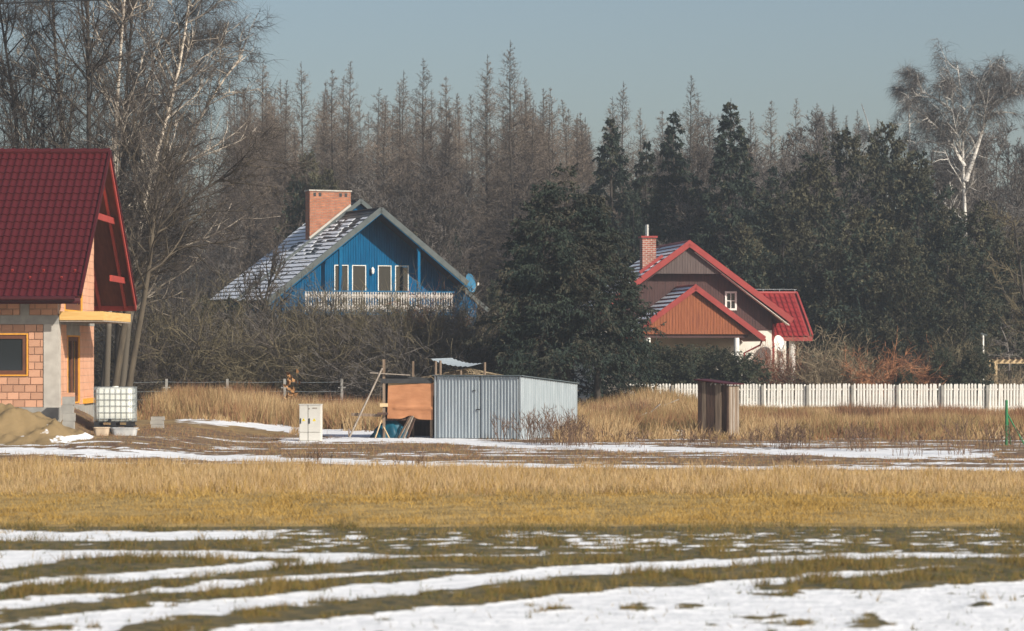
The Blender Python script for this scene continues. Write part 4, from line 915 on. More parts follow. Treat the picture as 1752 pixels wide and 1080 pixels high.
# porch
PXc=-.54; PY=-4.2; PZ=6.2; PW=3.5; pk=.735; prf=lambda x: PZ-abs(x-PXc)*pk; PE=PZ-PW*pk
a=Acc(); sn_=Acc()
shingles(a,PXc,PZ,PXc-PW,PE,PY+.03,WY-.03,.36,.6,rg,lambda y,s:.6,sn_); shingles(a,PXc,PZ,PXc+PW,PE,PY+.03,WY-.03,.36,.6,rg)
b_=Acc()
for s_ in (-1,1):
    P=[(PXc,PY+.03,PZ-.02),(PXc+s_*PW,PY+.03,PE-.02),(PXc+s_*PW,WY-.04,PE-.02),(PXc,WY-.04,PZ-.02)]
    if s_<0: P=[P[0],P[3],P[2],P[1]]
    b_.slab(P,.12)
pr_=part('porch_roof',b_,M['soffit'],t); part('roof_tiles',a,M['rtile'],pr_,kind='stuff'); part('snow',sn_,M['snow'],pr_,kind='stuff')
for s_ in (-1,1):
    a=Acc(); a.bar((PXc,PY,PZ-.05),(PXc+s_*PW,PY,PE-.05),.05,.27); part('barge_board',a,M['fascia'],pr_)
a=Acc(); a.tube([(PXc,PY,PZ+.04),(PXc,WY-.04,PZ+.04)],.08,8); part('ridge_cap',a,M['fascia'],pr_)
a=Acc(); zb_=3.82; boards(a,PY+.2,PY+.24,PXc-3.1,PXc+3.1,lambda x: zb_,lambda x: prf(x)-.16,.15,.012,rg); part('porch_gable',a,M['orboard'],t)
a=Acc(); a.bx(PXc-2.9,PXc+2.7,PY+.3,PY+.5,zb_-.18,zb_-.02); a.bx(PXc-2.95,PXc-2.75,PY+.51,WY-.05,zb_-.18,zb_-.02); a.bx(PXc+2.5,PXc+2.7,PY+.51,WY-.05,zb_-.18,zb_-.02); part('porch_beam',a,M['dkboard'],t)
for x in (-2.9,1.62):
    a=Acc(); a.tube([(x,PY+.4,0),(x,PY+.4,zb_-.18)],.14,14); part('column',a,M['white'],t,True)
a=Acc(); a.tube([(PXc+PW-.1,PY+.1,PE-.12),(PXc+PW-.15,PY+.3,PE-.35),(PXc+PW-.9,PY+.6,PE-.75),(PXc+PW-1.0,PY+.6,0)],.05,8); part('downpipe',a,M['fascia'],t)
a=Acc(); a.tube([(PXc+PW+.02,PY,PE-.1),(PXc+PW+.02,WY-.1,PE-.1)],.07,8); part('gutter',a,M['fascia'],pr_)
a=Acc(); a.tube([(hw+.1,WY+.1,0),(hw+.1,WY+.1,ZE-.2)],.06,8); part('downpipe',a,M['fascia'],t)
# wing on the right
wx0,wx1=hw+.02,6.95; y0,y1=2.0,5.5; ze,zr=3.72,6.05
a=Acc(); n_=int((wx1-wx0)/.27)+0; st=np.array([0,y1-y0,zr-ze]); sl=np.linalg.norm(st); su2=st/sl; nn2=np.array([0,-su2[2],su2[1]]); nr=9
for r in range(nr):
    for c in range(n_+1):
        u=wx0-.3+c*.27+.1
        if u+.27>wx1+.001: continue
        b0=np.array([u,y0,ze])+su2*sl*r/nr; L_=sl/nr
        P=[(0,.0),(.05,.045),(.12,.045),(.18,.005),(.27,0)]; V=[]
        for v_,dz in ((-.02,.03),(L_,0)): V+=[b0+np.array([p,0,0])+su2*v_+nn2*(h_+dz) for p,h_ in P]
        a.add(V,[[i_,i_+1,6+i_,5+i_] for i_ in range(4)])
b_=Acc(); b_.slab([(wx0-.2,y0,ze-.01),(wx1,y0,ze-.01),(wx1,y1,zr-.01),(wx0-.2,y1,zr-.01)],.1); b_.slab([(wx0-.2,y1+.002,zr-.01),(wx1,y1+.002,zr-.01),(wx1,y1+3.4,ze-.01),(wx0-.2,y1+3.4,ze-.01)],.1)
wr=part('wing_roof',b_,M['fascia'],t); part('roof_tiles',a,M['rtile'],wr,kind='stuff')
a=Acc(); a.bar((wx1,y0,ze+.02),(wx1,y1,zr+.02),.1,.18); part('verge_trim',a,M['fascia'],wr)
a=Acc(); a.tube([(wx0-.2,y1,zr+.03),(wx1,y1,zr+.03)],.09,8); part('ridge_cap',a,M['fascia'],wr)
a=Acc(); a.tube([(wx0-.2,y1,zr+.22),(wx1,y1,zr+.22)],.012,5)
for x in (wx0+.6,wx0+1.5,wx1-.1): a.tube([(x,y1,zr+.1),(x,y1,zr+.23)],.015,5)
part('lightning_wire',a,M['steel'],wr)
a=Acc(); a.bx(wx0-.1,wx1,y0-.03,y0+.03,ze-.22,ze-.02); part('gutter',a,M['fascia'],wr)
for (x,y,r) in ((5.95,2.35,.165),(5.5,3.3,.15)):
    a=Acc(); a.tube([(x,y,0),(x,y,ze-.12+(y-2.0)*.66)],r,14); part('column',a,M['white'],t,True)
a=Acc(); a.bx(hw+.02,6.4,5.6,5.8,0,4.8); part('wing_wall',a,M['wwall'],t)
p=W(1332,588,150.6); dish('satellite_dish','white oval satellite dish at the corner of the white wall',p,.78,40,-14,M['white'],W(1320,596,150.9))

# ------------------------------------------------------------------ white picket fence
FY=139.; X0=W(1690,0,FY)[0]; sp=2.14; t=thing('picket_fence','long white picket fence with rounded tops and grey posts','fence',(14,FY,0))
q=Acc(); w_=.1
V=[(-w_/2,0,.06),(w_/2,0,.06)]; prof=[(-w_/2,.06),(w_/2,.06),(w_/2,1.35),(.035,1.41),(0,1.425),(-.035,1.41),(-w_/2,1.35)]
q.prism(prof,0,.025); pm=q.mesh('picket',M['white']); rg=R(7)
k0=-8; 
for s_ in range(k0,3):
    px_=X0+s_*sp; a=Acc(); a.bx(px_-.06-14,px_+.06-14,.03,.15,0,1.36); part('post',a,M['concrete'],t)
    for z in (.3,1.12):
        a=Acc(); a.bx(px_+.0-14,px_+sp-14,.151,.18,z,z+.07); part('rail',a,M['white'],t)
    n_=14
    for k in range(n_):
        x=px_+.14+(sp-.28)*k/(n_-1); o=link('picket',pm,(x-14,.123+rg.normal(0,.003),rg.normal(0,.012)),0,t); o.rotation_euler=(0,rg.normal(0,.014),0)
# wire fence with concrete posts before the thicket
FY=126.; t=thing('wire_fence','wire fence on thin grey concrete posts before the thicket','fence',(-12,FY,0))
xs=[W(x,0,FY)[0]+12 for x in (182,285,389,487,585)]
for x in xs:
    a=Acc(); a.bx(x-.05,x+.05,-.05,.05,0,1.78+.35*0); a.bx(x-.16,x+.16,-.03,.03,1.38,1.43); part('post',a,M['concrete'],t)
for z in (.9,1.25,1.65):
    a=Acc(); a.tube([(xs[0]-.0,.0,z)]+[((p+q_)/2 if m_ else q_,0,z-(.03 if m_ else 0)) for p,q_ in zip(xs[:-1],xs[1:]) for m_ in (1,0)],.006,4); part('wire',a,M['steel'],t)
# garden lamp post and pergola frame behind the fence
D=146.; p=W(1682,572,D); t=thing('garden_lamp','slim white garden lamp post among the shrubs','lamp',(p[0],D,0))
a=Acc(); a.tube([(0,0,0),(0,0,p[2])],[.06,.05],10); part('pole',a,M['white'],t,True)
a=Acc(); a.bar((-.12,0,p[2]+.04),(.2,0,p[2]-.06),.12,.08); part('lamp_head',a,M['greytrim'],t)
D=147.; p=W(1702,618,D); t=thing('pergola','low yellowish wooden pergola frame at the right edge','pergola',(p[0],D,0)); h_=p[2]
for x,y in ((.05,0),(2.4,0),(.05,2),(2.4,2)): a=Acc(); a.bx(x-.07,x+.07,y-.07,y+.07,0,h_-.12); part('post',a,M['pine_lt'],t)
for y in (0,2): a=Acc(); a.bx(-.15,2.8,y-.05,y+.05,h_-.12,h_+.08); part('beam',a,M['pine_lt'],t)
for k in range(9): a=Acc(); a.bx(.05+k*.3,.12+k*.3,-.25,2.25,h_+.082,h_+.18); part('rafter',a,M['wood'],t)
# overhead line with its poles (outside the frame)
D=72.; pl,pr=np.array([-40.,D,9.2]),np.array([46.,D,17.5]); t=thing('overhead_line','dark power cable crossing the top left corner','cable',(pl[0],D,0))
pts=[]
zc=lambda x: None
A_=W(0,6,D); B_=W(150,1,D)
f=np.linspace(0,1,40); X=pl[0]+(pr[0]-pl[0])*f; m_=(B_[2]-A_[2])/(B_[0]-A_[0]); Z=A_[2]+m_*(X-A_[0])+.0006*(X-A_[0])**2*(X>A_[0])+.001*(X-A_[0])**2*(X<A_[0])
a=Acc(); a.tube(np.stack([X-pl[0],0*X,Z],-1),.02,6); part('wire',a,M['black'],t)
for x,z in ((X[0],Z[0]),(X[-1],Z[-1])): a=Acc(); a.tube([(x-pl[0],0,-.3),(x-pl[0],0,z+.3)],[.16,.11],10); part('pole',a,M['wood_d'],t)
# ------------------------------------------------------------------ trees
def bare(trunk,r0,r1,seed,n1=26,t0=.25,l1=(3,6),a1=48,n2=8,n3=7,n4=4,up=.05,weep=0,tw=.014,limb=.35,sides=8,lenfade=.55,l2=.42,l3=.45,l4=.5,bias=None):
    """trunk: (K,3) centre line. Returns trunk Acc, crown Acc (slot 0 limbs, slot 1 twigs)"""
    rg=R(seed); T=np.array(trunk,float)
    s=np.concatenate([[0],np.cumsum(np.linalg.norm(np.diff(T,axis=0),axis=1))]); u=np.linspace(0,s[-1],14)
    P=np.stack([np.interp(u,s,T[:,k]) for k in range(3)],-1)
    # light smoothing
    for _ in range(2): P[1:-1]=(P[:-2]+2*P[1:-1]+P[2:])/4
    at=Acc(); rad=r0+(r1-r0)*np.linspace(0,1,14)**.8; rad[0]*=1.25; v,f=tubes(P[None],rad[None],sides); at.add(v,f)
    ac=Acc(); pos,d,_,t=spawn(P[None],n1,t0,1,a1,12,rg)
    if bias is not None: d=nrm(d+np.array(bias))
    L=(l1[0]+(l1[1]-l1[0])*rg.random(n1))*(1-lenfade*t)
    rr=np.interp(t,np.linspace(0,1,14),rad)*limb+.012
    P1=grow(pos,d,L,7,rg,.14,up); v,f=tubes(P1,rr[:,None]*np.linspace(1,.25,7)[None],5); ac.add(v,f,0)
    pos,d,i,t=spawn(P1,n2,.2,1,42,12,rg); L2=L[i]*l2*(.6+.7*rg.random(len(i)))*(1.1-.5*t)
    P2=grow(pos,d,L2,5,rg,.16,up*.8-weep*.12); r2=np.minimum(rr[i]*.4,.035)+.006; v,f=tubes(P2,r2[:,None]*np.linspace(1,.35,5)[None],3); ac.add(v,f,1 if not weep else np.where(np.repeat(r2,12)>.018,0,1))
    pos,d,i3,t=spawn(P2,n3,.15,1,42,14,rg); L3=L2[i3]*l3*(.6+.8*rg.random(len(i3)))
    P3=grow(pos,d,L3,4,rg,.18,.03-weep*.35); v,q,tt=ribbons(P3,np.full(len(i3),tw*1.5),rg); ac.add(v,q,1); ac.p.append((tt+ac.n-len(v),np.ones(len(tt),int)))
    if n4:
        pos,d,i4,t=spawn(P3,n4,.15,1,40,14,rg); L4=L3[i4]*l4*(.7+.8*rg.random(len(i4)))
        if weep: L4=np.maximum(L4,.5+.7*rg.random(len(L4)))
        P4=grow(pos,d,L4,3,rg,.2,-weep*1.1); v,q,tt=ribbons(P4,np.full(len(i4),tw),rg); ac.add(v,q,1); ac.p.append((tt+ac.n-len(v),np.ones(len(tt),int)))
    return at,ac
def mktree(name,label,base,acs,mt,mc,group=None,cat='tree',off=None):
    t=thing(name,label,cat,base,0,group); ks=[part('trunk',acs[0],mt,t,True,off=off),part('crown',acs[1],mc,t,off=off)]
    KIDS[t.name]=ks; return t
# --- birch and alder group behind the unfinished house
def trunkpx(pts,D,dy=0):
    P=np.array([W(x,y,D+dy*k/len(pts)) for k,(x,y) in enumerate(pts)]); 
    if P[0,2]<2.5: P[0,2]=float(gz(P[0,0],P[0,1]))-.05
    return P
LEFT=[ # label, pixel line, distance, birch?, r0
 ('birch_tree','pale birch leaning hard left behind the red roof',[(100,690),(75,330),(60,260),(45,210),(22,150),(-10,80),(-40,0),(-60,-80)],124,1,.17,(3,6)),
 ('birch_tree','upright pale birch with dark marks above the middle of the red roof',[(122,690),(116,330),(112,250),(100,170),(94,90),(90,0),(88,-90)],121,1,.18,(3,6.5)),
 ('birch_tree','slim pale birch rising beside the red gable',[(180,690),(192,400),(195,270),(199,200),(205,100),(213,0),(220,-90)],119,1,.15,(3,6)),
 ('birch_tree','pale birch curving right, rightmost of the white stems',[(205,690),(235,400),(262,275),(285,210),(303,150),(315,70),(325,0),(330,-60)],122,1,.16,(3.5,7)),
 ('bare_tree','straight dark bare tree behind the middle of the red roof',[(150,690),(153,330),(152,200),(151,80),(149,0),(150,-120)],118,0,.2,(4,8)),
 ('bare_tree','dark bare tree forking above the gable end of the red roof',[(200,690),(207,400),(211,250),(218,120),(228,20),(232,-80)],123,0,.18,(4,8)),
 ('bare_tree','brown trunk leaning right beside the caged water tank',[(213,690),(228,610),(246,520),(258,440),(264,360),(275,270),(295,200)],117,2,.17,(4,8)),
 ('bare_tree','dark bare tree with limbs stretching right towards the blue roof',[(190,690),(212,560),(225,480),(262,412),(310,345),(390,300),(440,270)],120,2,.19,(3,6)),
 ('bare_tree','thin bare stem standing behind the shuttered balcony slab',[(172,690),(186,560),(205,440),(238,260),(247,120),(280,60),(330,20)],125,0,.15,(3.5,7)),
 ('bare_tree','bare tree at the left edge above the red roof',[(40,690),(35,330),(30,200),(10,90),(-5,-20)],120,0,.17,(4,7)),
 ('birch_tree','low pale birch arching right over the thicket',[(200,690),(232,480),(300,300),(350,180),(390,120),(415,95)],126,1,.13,(3,5.5)),
]
for k,(nm,lab,pl,D,bi,r0,l1) in enumerate(LEFT):
    T=trunkpx(pl,D); base=(T[0,0],T[0,1],T[0,2]+.03)
    ac=bare(T,r0,.035,500+k,n1=36 if k!=6 else 18,t0=.26,l1=l1,a1=44,n2=9,n3=6,n4=3,up=.07,weep=.25 if bi==1 else .03,tw=.012,limb=.4,bias=(.12,-.05,0) if k>2 else (0,0,0))
    mt=[M['bark'],M['birch'],M['bark_brown']][bi]
    mktree(nm,lab,base,ac,mt,[M['birch_limb'] if bi==1 else mt,M['twig']],'bare trees behind the unfinished house',off=base)
# --- bare tree before the blue roof
T=np.array([W(448,640,134),W(446,540,134),W(458,500,134),W(468,455,134),W(478,405,134)]); T[0,2]=0
base=tuple(T[0]); mktree('bare_tree','small dark forked bare tree before the snowy blue house roof',base,bare(T,.13,.03,560,n1=16,t0=.4,l1=(2.2,3.6),a1=34,n2=8,n3=6,n4=2,up=.08,tw=.014,limb=.6),M['bark'],[M['bark'],M['twig']],off=base)
T=np.array([W(430,640,133),W(428,540,133),W(420,505,133),W(417,470,133)]); T[0,2]=0
base=tuple(T[0]); mktree('bare_tree','low bare sapling left of the forked tree before the blue roof',base,bare(T,.09,.02,561,n1=12,t0=.4,l1=(1.6,2.6),a1=34,n2=7,n3=6,n4=2,up=.05,tw=.014,limb=.6),M['bark'],[M['bark'],M['twig']],off=base)

# --- larches of the wood
def larch(seed,H=20.):
    rg=R(seed); P=np.stack([np.cumsum(rg.normal(0,.03,16)),np.cumsum(rg.normal(0,.03,16)),np.linspace(-.1,H,16)],-1); P[0,:2]=0
    at=Acc(); rad=np.linspace(.15,.012,16); v,f=tubes(P[None],rad[None],6); at.add(v,f)
    ac=Acc(); n1=300; t=np.sort(.12+.875*rg.random(n1)**.75); az=rg.random(n1)*2*math.pi
    pos=np.stack([np.interp(t,np.linspace(0,1,16),P[:,k]) for k in range(3)],-1); pos[:,2]=t*H
    ln=(4.6*(1-t)**.85+.08)*(.4+.75*rg.random(n1))*np.where(t<.35,.75,1); up=.05+.5*np.clip((t-.3)/.6,0,1)
    d=np.stack([np.cos(az),np.sin(az),up+rg.normal(0,.12,n1)],-1)
    P1=grow(pos,d,ln,6,rg,.09,.03); r1=.007+.016*(1-t); v,f=tubes(P1,r1[:,None]*np.linspace(1,.35,6)[None],3); ac.add(v,f,0)
    p,d,i,_=spawn(P1,9,.12,1,42,10,rg); L2=ln[i]*.36*(.5+.9*rg.random(len(i))); P2=grow(p,d,L2,4,rg,.12,.03); v,q,tt=ribbons(P2,np.full(len(i),.02),rg); ac.add(v,q,1); ac.p.append((tt+ac.n-len(v),np.ones(len(tt),int)))
    p,d,i,_=spawn(P2,3,.1,1,45,12,rg); P3=grow(p,d,L2[i]*.5*(.6+.7*rg.random(len(i))),3,rg,.15,0); v,q,tt=ribbons(P3,np.full(len(i),.016),rg); ac.add(v,q,1); ac.p.append((tt+ac.n-len(v),np.ones(len(tt),int)))
    return at,ac
LAR=[larch(700+k) for k in range(5)]
protos=[]
LTOP=[(452,100,190,'bare larch just right of the birch crowns, leftmost of the row'),(515,105,188,'slim bare larch above the gap left of the brick chimney'),(485,135,196,None),(568,118,192,'bare larch rising straight above the big brick chimney'),(600,105,190,'bare larch right above the blue roof ridge'),(640,150,198,None),(690,118,192,None),(722,100,187,'bushy-topped bare larch over the right slope of the blue house'),(762,130,195,None),(808,160,197,None),(838,92,188,'second tallest bare larch, just left of the tallest one'),(882,68,182,'tallest bare larch near the centre of the wood'),(925,150,196,None),(958,148,190,None),(990,170,198,None),(1040,165,194,None),(1065,138,188,'bare larch standing behind the leftmost tall spruce'),(1095,185,200,None),(1130,190,200,None),(1165,128,190,'bare stem with fine tip beside the second tall spruce'),(1182,160,195,None),(1215,190,198,None),(1290,190,197,None),(1318,172,190,'bare tree between the tallest spruce and the pines'),(1360,168,190,'pointed bare tree left of the pine tops'),(1390,190,196,None),(1420,185,196,None),(420,150,200,None),(545,140,205,None),(660,165,205,None),(780,165,205,None),(745,150,203,None),(865,145,203,None),(905,160,203,None)]
rg=R(31); first={}
def putlarch(k,X,D,H,label,group,rz):
    sc=H/20.
    if k not in first:
        t=mktree('larch_tree',label,(X,D,0),LAR[k],M['bark'],[M['bark'],M['twig_larch']],group); t.scale=(sc*.95,sc*.95,sc); t.rotation_euler=(0,0,rz); first[k]=t
    else: copy_tree(first[k],(X,D,0),rz,(sc*rg.uniform(.8,1.15),sc*rg.uniform(.8,1.15),sc),label,group).rotation_euler=(rg.normal(0,.02),rg.normal(0,.025),rz)
PENDING=[]
gl='bare brown larch standing deep in the wood behind the houses'
for k,(x,y,D,lab) in enumerate(LTOP):
    p=W(x,y,D); putlarch(k%5,p[0],D,p[2],lab or gl,'bare larches of the wood',rg.random()*6.28)
for k in range(70):
    D=rg.uniform(184,202); x=rg.uniform(420,1060) if k<52 else rg.uniform(1060,1450); y=rg.uniform(125,235)+(35 if x>1060 else 0); p=W(x,y,D); PENDING.append((k,p,D)) if k>=52 else putlarch(k%5,p[0],D,p[2],gl,'bare larches of the wood',rg.random()*6.28)
for k in range(80):
    D=rg.uniform(203,235); x=rg.uniform(370,1500); y=rg.uniform(150,235)+(25 if x>950 else 0); p=W(x,y,D); putlarch(k%5,p[0],D,p[2],gl,'bare larches of the wood',rg.random()*6.28)
# --- broad bare trees of the understory
UND=[]
for k in range(4):
    r_=R(800+k); H=11.; T=np.stack([np.cumsum(r_.normal(0,.12,8)),np.cumsum(r_.normal(0,.12,8)),np.linspace(-.1,H,8)],-1); T[0,:2]=0
    UND.append(bare(T,.12,.02,810+k,n1=30,t0=.12,l1=(2.5,4.5),a1=38,n2=8,n3=6,n4=3,up=.1,tw=.024,limb=.4,sides=6,lenfade=.6))
fu={}
def putund(k,X,D,H,label,group,rz,mc=None):
    sc=H/13.
    if k not in fu:
        t=mktree('bare_tree',label,(X,D,0),UND[k],M['bark'],[M['bark'],M['twig_grey'] if k%2 else M['twig']],group); t.scale=(sc,)*3; t.rotation_euler=(0,0,rz); fu[k]=t
    else: copy_tree(fu[k],(X,D,0),rz,(sc*rg.uniform(.85,1.2),sc*rg.uniform(.85,1.2),sc),label,group)
ul='grey twiggy bare tree in the undergrowth of the wood'
for k in range(84):
    D=rg.uniform(165,200); x=rg.uniform(250,1010) if k<44 else rg.uniform(1000,1800) if k<64 else rg.uniform(1560,1830); y=rg.uniform(225,400) if k<44 else rg.uniform(200,300) if k<64 else rg.uniform(170,290); p=W(x,y,D)
    if k>=64: D=rg.uniform(196,215); p=W(x,y,D)
    if D<172 and x<850: D=172; p=W(x,y,D)
    putund(k%4,p[0],D,p[2],ul,'bare trees in the undergrowth',rg.random()*6.28)
for (k,p,D) in PENDING: putund(k%4,p[0],D,p[2],ul,'bare trees in the undergrowth',rg.random()*6.28)
# --- far mass of the wood
a=Acc(); rg2=R(61); n_=1500; X=rg2.uniform(-40,44,n_); Y=rg2.uniform(236,275,n_); H=rg2.uniform(10,16.5,n_)*(.75+.5*vn(X*.3,Y*0,5)); st=np.stack([X,Y,0*X-.1],-1)
P=grow(st,np.stack([rg2.normal(0,.05,n_),0*X,np.ones(n_)],-1),H,7,rg2,.03,.02); v,f=tubes(P,np.linspace(.1,.02,7)[None].repeat(n_,0),3); a.add(v,f,0)
p,d,i,_=spawn(P,34,.05,1,55,15,rg2); P2=grow(p,d,.8+1.6*rg2.random(len(i)),3,rg2,.15,.06); v,q,tt=ribbons(P2,np.full(len(i),.055),rg2); a.add(v,q,1); a.p.append((tt+a.n-len(v),np.ones(len(tt),int)))
tag(link('far_wood',a.mesh('far_wood',[M['bark'],M['twig_grey']])),'dense far mass of bare grey wood closing the view','wood',kind='stuff')

# --- conifers
def conifer(seed,H,Wd,n1=160,droop=-.12,nt=13,ns=5,sp=.3,shape=.75,low=.06,top_open=.05,spw=.07,irr=.25,mixo=.5,whorl=0,hang=0.):
    rg=R(seed); P=np.stack([np.cumsum(rg.normal(0,.015*H/10,12)),np.cumsum(rg.normal(0,.015*H/10,12)),np.linspace(-.1,H,12)],-1); P[0,:2]=0
    at=Acc(); v,f=tubes(P[None],np.linspace(.02*H,.012,12)[None],7); at.add(v,f); ac=Acc()
    t=low+(.975-low)*((np.arange(n1)+rg.random(n1))/n1)**.85
    if whorl: t=np.clip(np.round(t*H/whorl)*whorl/H+rg.normal(0,.3*whorl/H,n1),low,.978)
    az=rg.random(n1)*2*math.pi
    pos=np.stack([np.interp(t,np.linspace(0,1,12),P[:,0]),np.interp(t,np.linspace(0,1,12),P[:,1]),t*H],-1)
    ln=(Wd/2)*((1-t)**shape)*(1-irr+2*irr*rg.random(n1))*np.where(rg.random(n1)<.1,1.2,1)+.05
    lobe=1+.22*np.sin(az*3+seed)*(vn(t*5,az,seed)-.2); ln=ln*lobe
    d=np.stack([np.cos(az),np.sin(az),np.where(t>1-top_open,.7,droop+.35*t)+rg.normal(0,.1,n1)],-1)
    P1=grow(pos,d,ln,6,rg,.08,-.03 if droop<0 else .03); v,f=tubes(P1,(.008+.02*(1-t))[:,None]*np.linspace(1,.3,6)[None],3); ac.add(v,f,0)
    k1=np.maximum(3,(nt*ln/ln.max()).astype(int)); rep=np.repeat(np.arange(n1),k1); PP=P1[rep]
    p,dd,_,tt=spawn(PP,1,.3,1,52,14,rg,.7); dd[:,2]*=.5; dd[:,2]+=-.12
    L2=np.clip(ln[rep]*.4*(1.1-.6*tt),.15,1.1)*(.6+.7*rg.random(len(rep))); P2=grow(p,dd,L2,4,rg,.14,-.06)
    tips=np.concatenate([P2,P1[:,[2,3,4,5]]],0)
    ps,ds,i,_=spawn(tips,ns,.1,1.,38,16,rg); ds[:,2]-=.15
    ds[:,2]-=hang; ds=nrm(ds); n=len(ps); L=sp*(.55+.8*rg.random(n))*(.4+.6*np.clip((H-ps[:,2])/H*7,0,1)); e=nrm(ds); sdv=nrm(np.cross(e,rg.normal(size=(n,3))))
    tip=ps+e*L[:,None]; mid=ps+e*(L*.45)[:,None]; w=(spw*(.6+.8*rg.random(n)))[:,None]
    V=np.stack([ps,mid+sdv*w,tip,mid-sdv*w],1).reshape(-1,3); b=np.arange(n)[:,None]*4
    cn=vn(ps[:,0]*1.1+40,ps[:,2]*1.1+ps[:,1],seed+2); mi=np.where(rg.random(n)*.35+cn*.65<mixo*.85,2,1)
    ac.add(V,b+np.array([0,1,2,3]),mi)
    return at,ac
def mkcon(name,label,x,ytop,D,base_acs,cm,group=None,H=None,cat='tree'):
    p=W(x,ytop,D); g=float(gz(p[0],D)); return mktree(name,label,(p[0],D,g),base_acs,M['bark'],cm,group,cat)
cm=[M['bark'],M['needle'],M['needle_olive']]
# the big spruce in front: three leaders make its blunt, broad outline
def merge(*L):
    at,ac=Acc(),Acc()
    for (t_,c_),off in L:
        for S_,D_ in ((t_,at),(c_,ac)):
            D_.p+= [(f+D_.n,m) for f,m in S_.p]; D_.v+=[v+np.array(off) for v in S_.v]; D_.n+=S_.n
    return at,ac
D=126.; p=W(968,288,D)
bigs=merge((conifer(900,p[2],8.6,n1=300,nt=34,ns=22,sp=.17,shape=.56,low=.012,droop=-.25,spw=.024,mixo=.55,irr=.22,whorl=.55,hang=.45),(0,0,0)),(conifer(901,p[2]*.95,5.0,n1=150,nt=24,ns=13,sp=.22,spw=.03,shape=.55,low=.3,mixo=.55,hang=.45),(-1.0,.2,0)),(conifer(902,p[2]*.88,4.8,n1=130,nt=24,ns=13,sp=.22,spw=.03,shape=.55,low=.3,mixo=.6,hang=.45),(1.35,-.3,0)))
mktree('big_spruce','large broad dark spruce standing between blue and brown houses',(p[0],D,0),bigs,M['bark'],[M['bark'],M['needle'],M['needle_yew']])
SPR=[conifer(910+k,15.,6.4 if k<2 else 5.8,n1=260,nt=20,ns=12,sp=.27,shape=.78,low=.08,spw=.04,mixo=.4,irr=.22,whorl=.6,hang=.3) for k in range(3)]
PIN=[conifer(920+k,12.,8.2,n1=200,nt=22,ns=13,sp=.27,shape=.62,low=.06,droop=.15,whorl=.6,spw=.045,mixo=.68,irr=.35,top_open=.3) for k in range(3)]
fc={}
def putcon(kind,k,x,ytop,D,label,group,wf=1.0):
    PR,H0=(SPR,15.) if kind=='s' else (PIN,12.); p=W(x,ytop,D); sc=p[2]/H0; key=kind,k; nm='spruce_tree' if kind=='s' else 'pine_tree'
    rz=rg.random()*6.28
    if key not in fc:
        t=mktree(nm,label,(p[0],D,0),PR[k],M['bark'],cm,group); fc[key]=t; t.scale=(sc*wf,sc*wf,sc); t.rotation_euler=(0,0,rz)
    else: copy_tree(fc[key],(p[0],D,0),rz,(sc*wf,sc*wf,sc),label,group)
sg='tall dark spruces behind the brown house'; pg='dark pines at the right'
for a_ in [('s',0,1046,196,176,'leftmost tall dark spruce, rising behind the big spruce',.8),('s',1,1104,235,178,'narrow spruce between two taller ones left of the red chimney',.75),('s',2,1152,188,172,'tall dark spruce rising right of the red house chimney',.85),('s',0,1248,168,168,'tallest pointed dark spruce behind the brown house ridge',.9),('s',1,1195,300,170,'low dark spruce behind the brown house ridge',.85),('s',2,1085,330,165,'low dark spruce left behind the brick-and-steel chimney',.8),('s',1,1320,280,176,'spruce right of the tallest one, before bare trees',.75)]: putcon(*a_[:5],a_[5],sg,a_[6])
for a_ in [('p',0,1395,262,168,'broad pine right behind the red wing roof',.8),('p',1,1450,222,175,'pine forming the left summit of the dark grove',.72),('p',2,1515,212,178,'pine forming the right summit of the dark grove',.7),('p',0,1570,260,172,'pine sloping down right of the grove summits',.75),('p',1,1620,352,163,'lower pine before the white birch trunk',.85),('p',2,1680,345,166,'low pine right of the white birch trunk',.8),('p',0,1340,330,164,'low pine above the red wing roof ridge',.8),('p',1,1480,350,160,'bushy pine in the middle of the dark grove',.9),('p',2,1548,400,158,'low bushy pine above the orange shrub',.8),('p',0,1650,430,158,'low bushy pine above the garden lamp',.8),('p',2,1430,430,160,'low pine just right of the red wing',.7),('p',1,1275,380,163,'pine hidden behind the brown house roof',.7),('p',1,1735,400,164,'pine at the right edge behind the pergola',.8)]: putcon(*a_[:5],a_[5],pg,a_[6])
for a_ in [('p',1,525,262,172,'dark pine left of the brick chimney among bare trees',.55),('p',2,560,290,170,'dark pine right behind the brick chimney',.5),('s',0,770,350,176,'small dark spruce behind the right slope of the blue house',.7),('s',1,720,345,178,'dark spruce just above the right slope of the blue house',.6),('p',0,845,480,150,'low dark conifer between blue house and big spruce',.6)]: putcon(*a_[:5],a_[5],'conifers behind the blue house',a_[6])
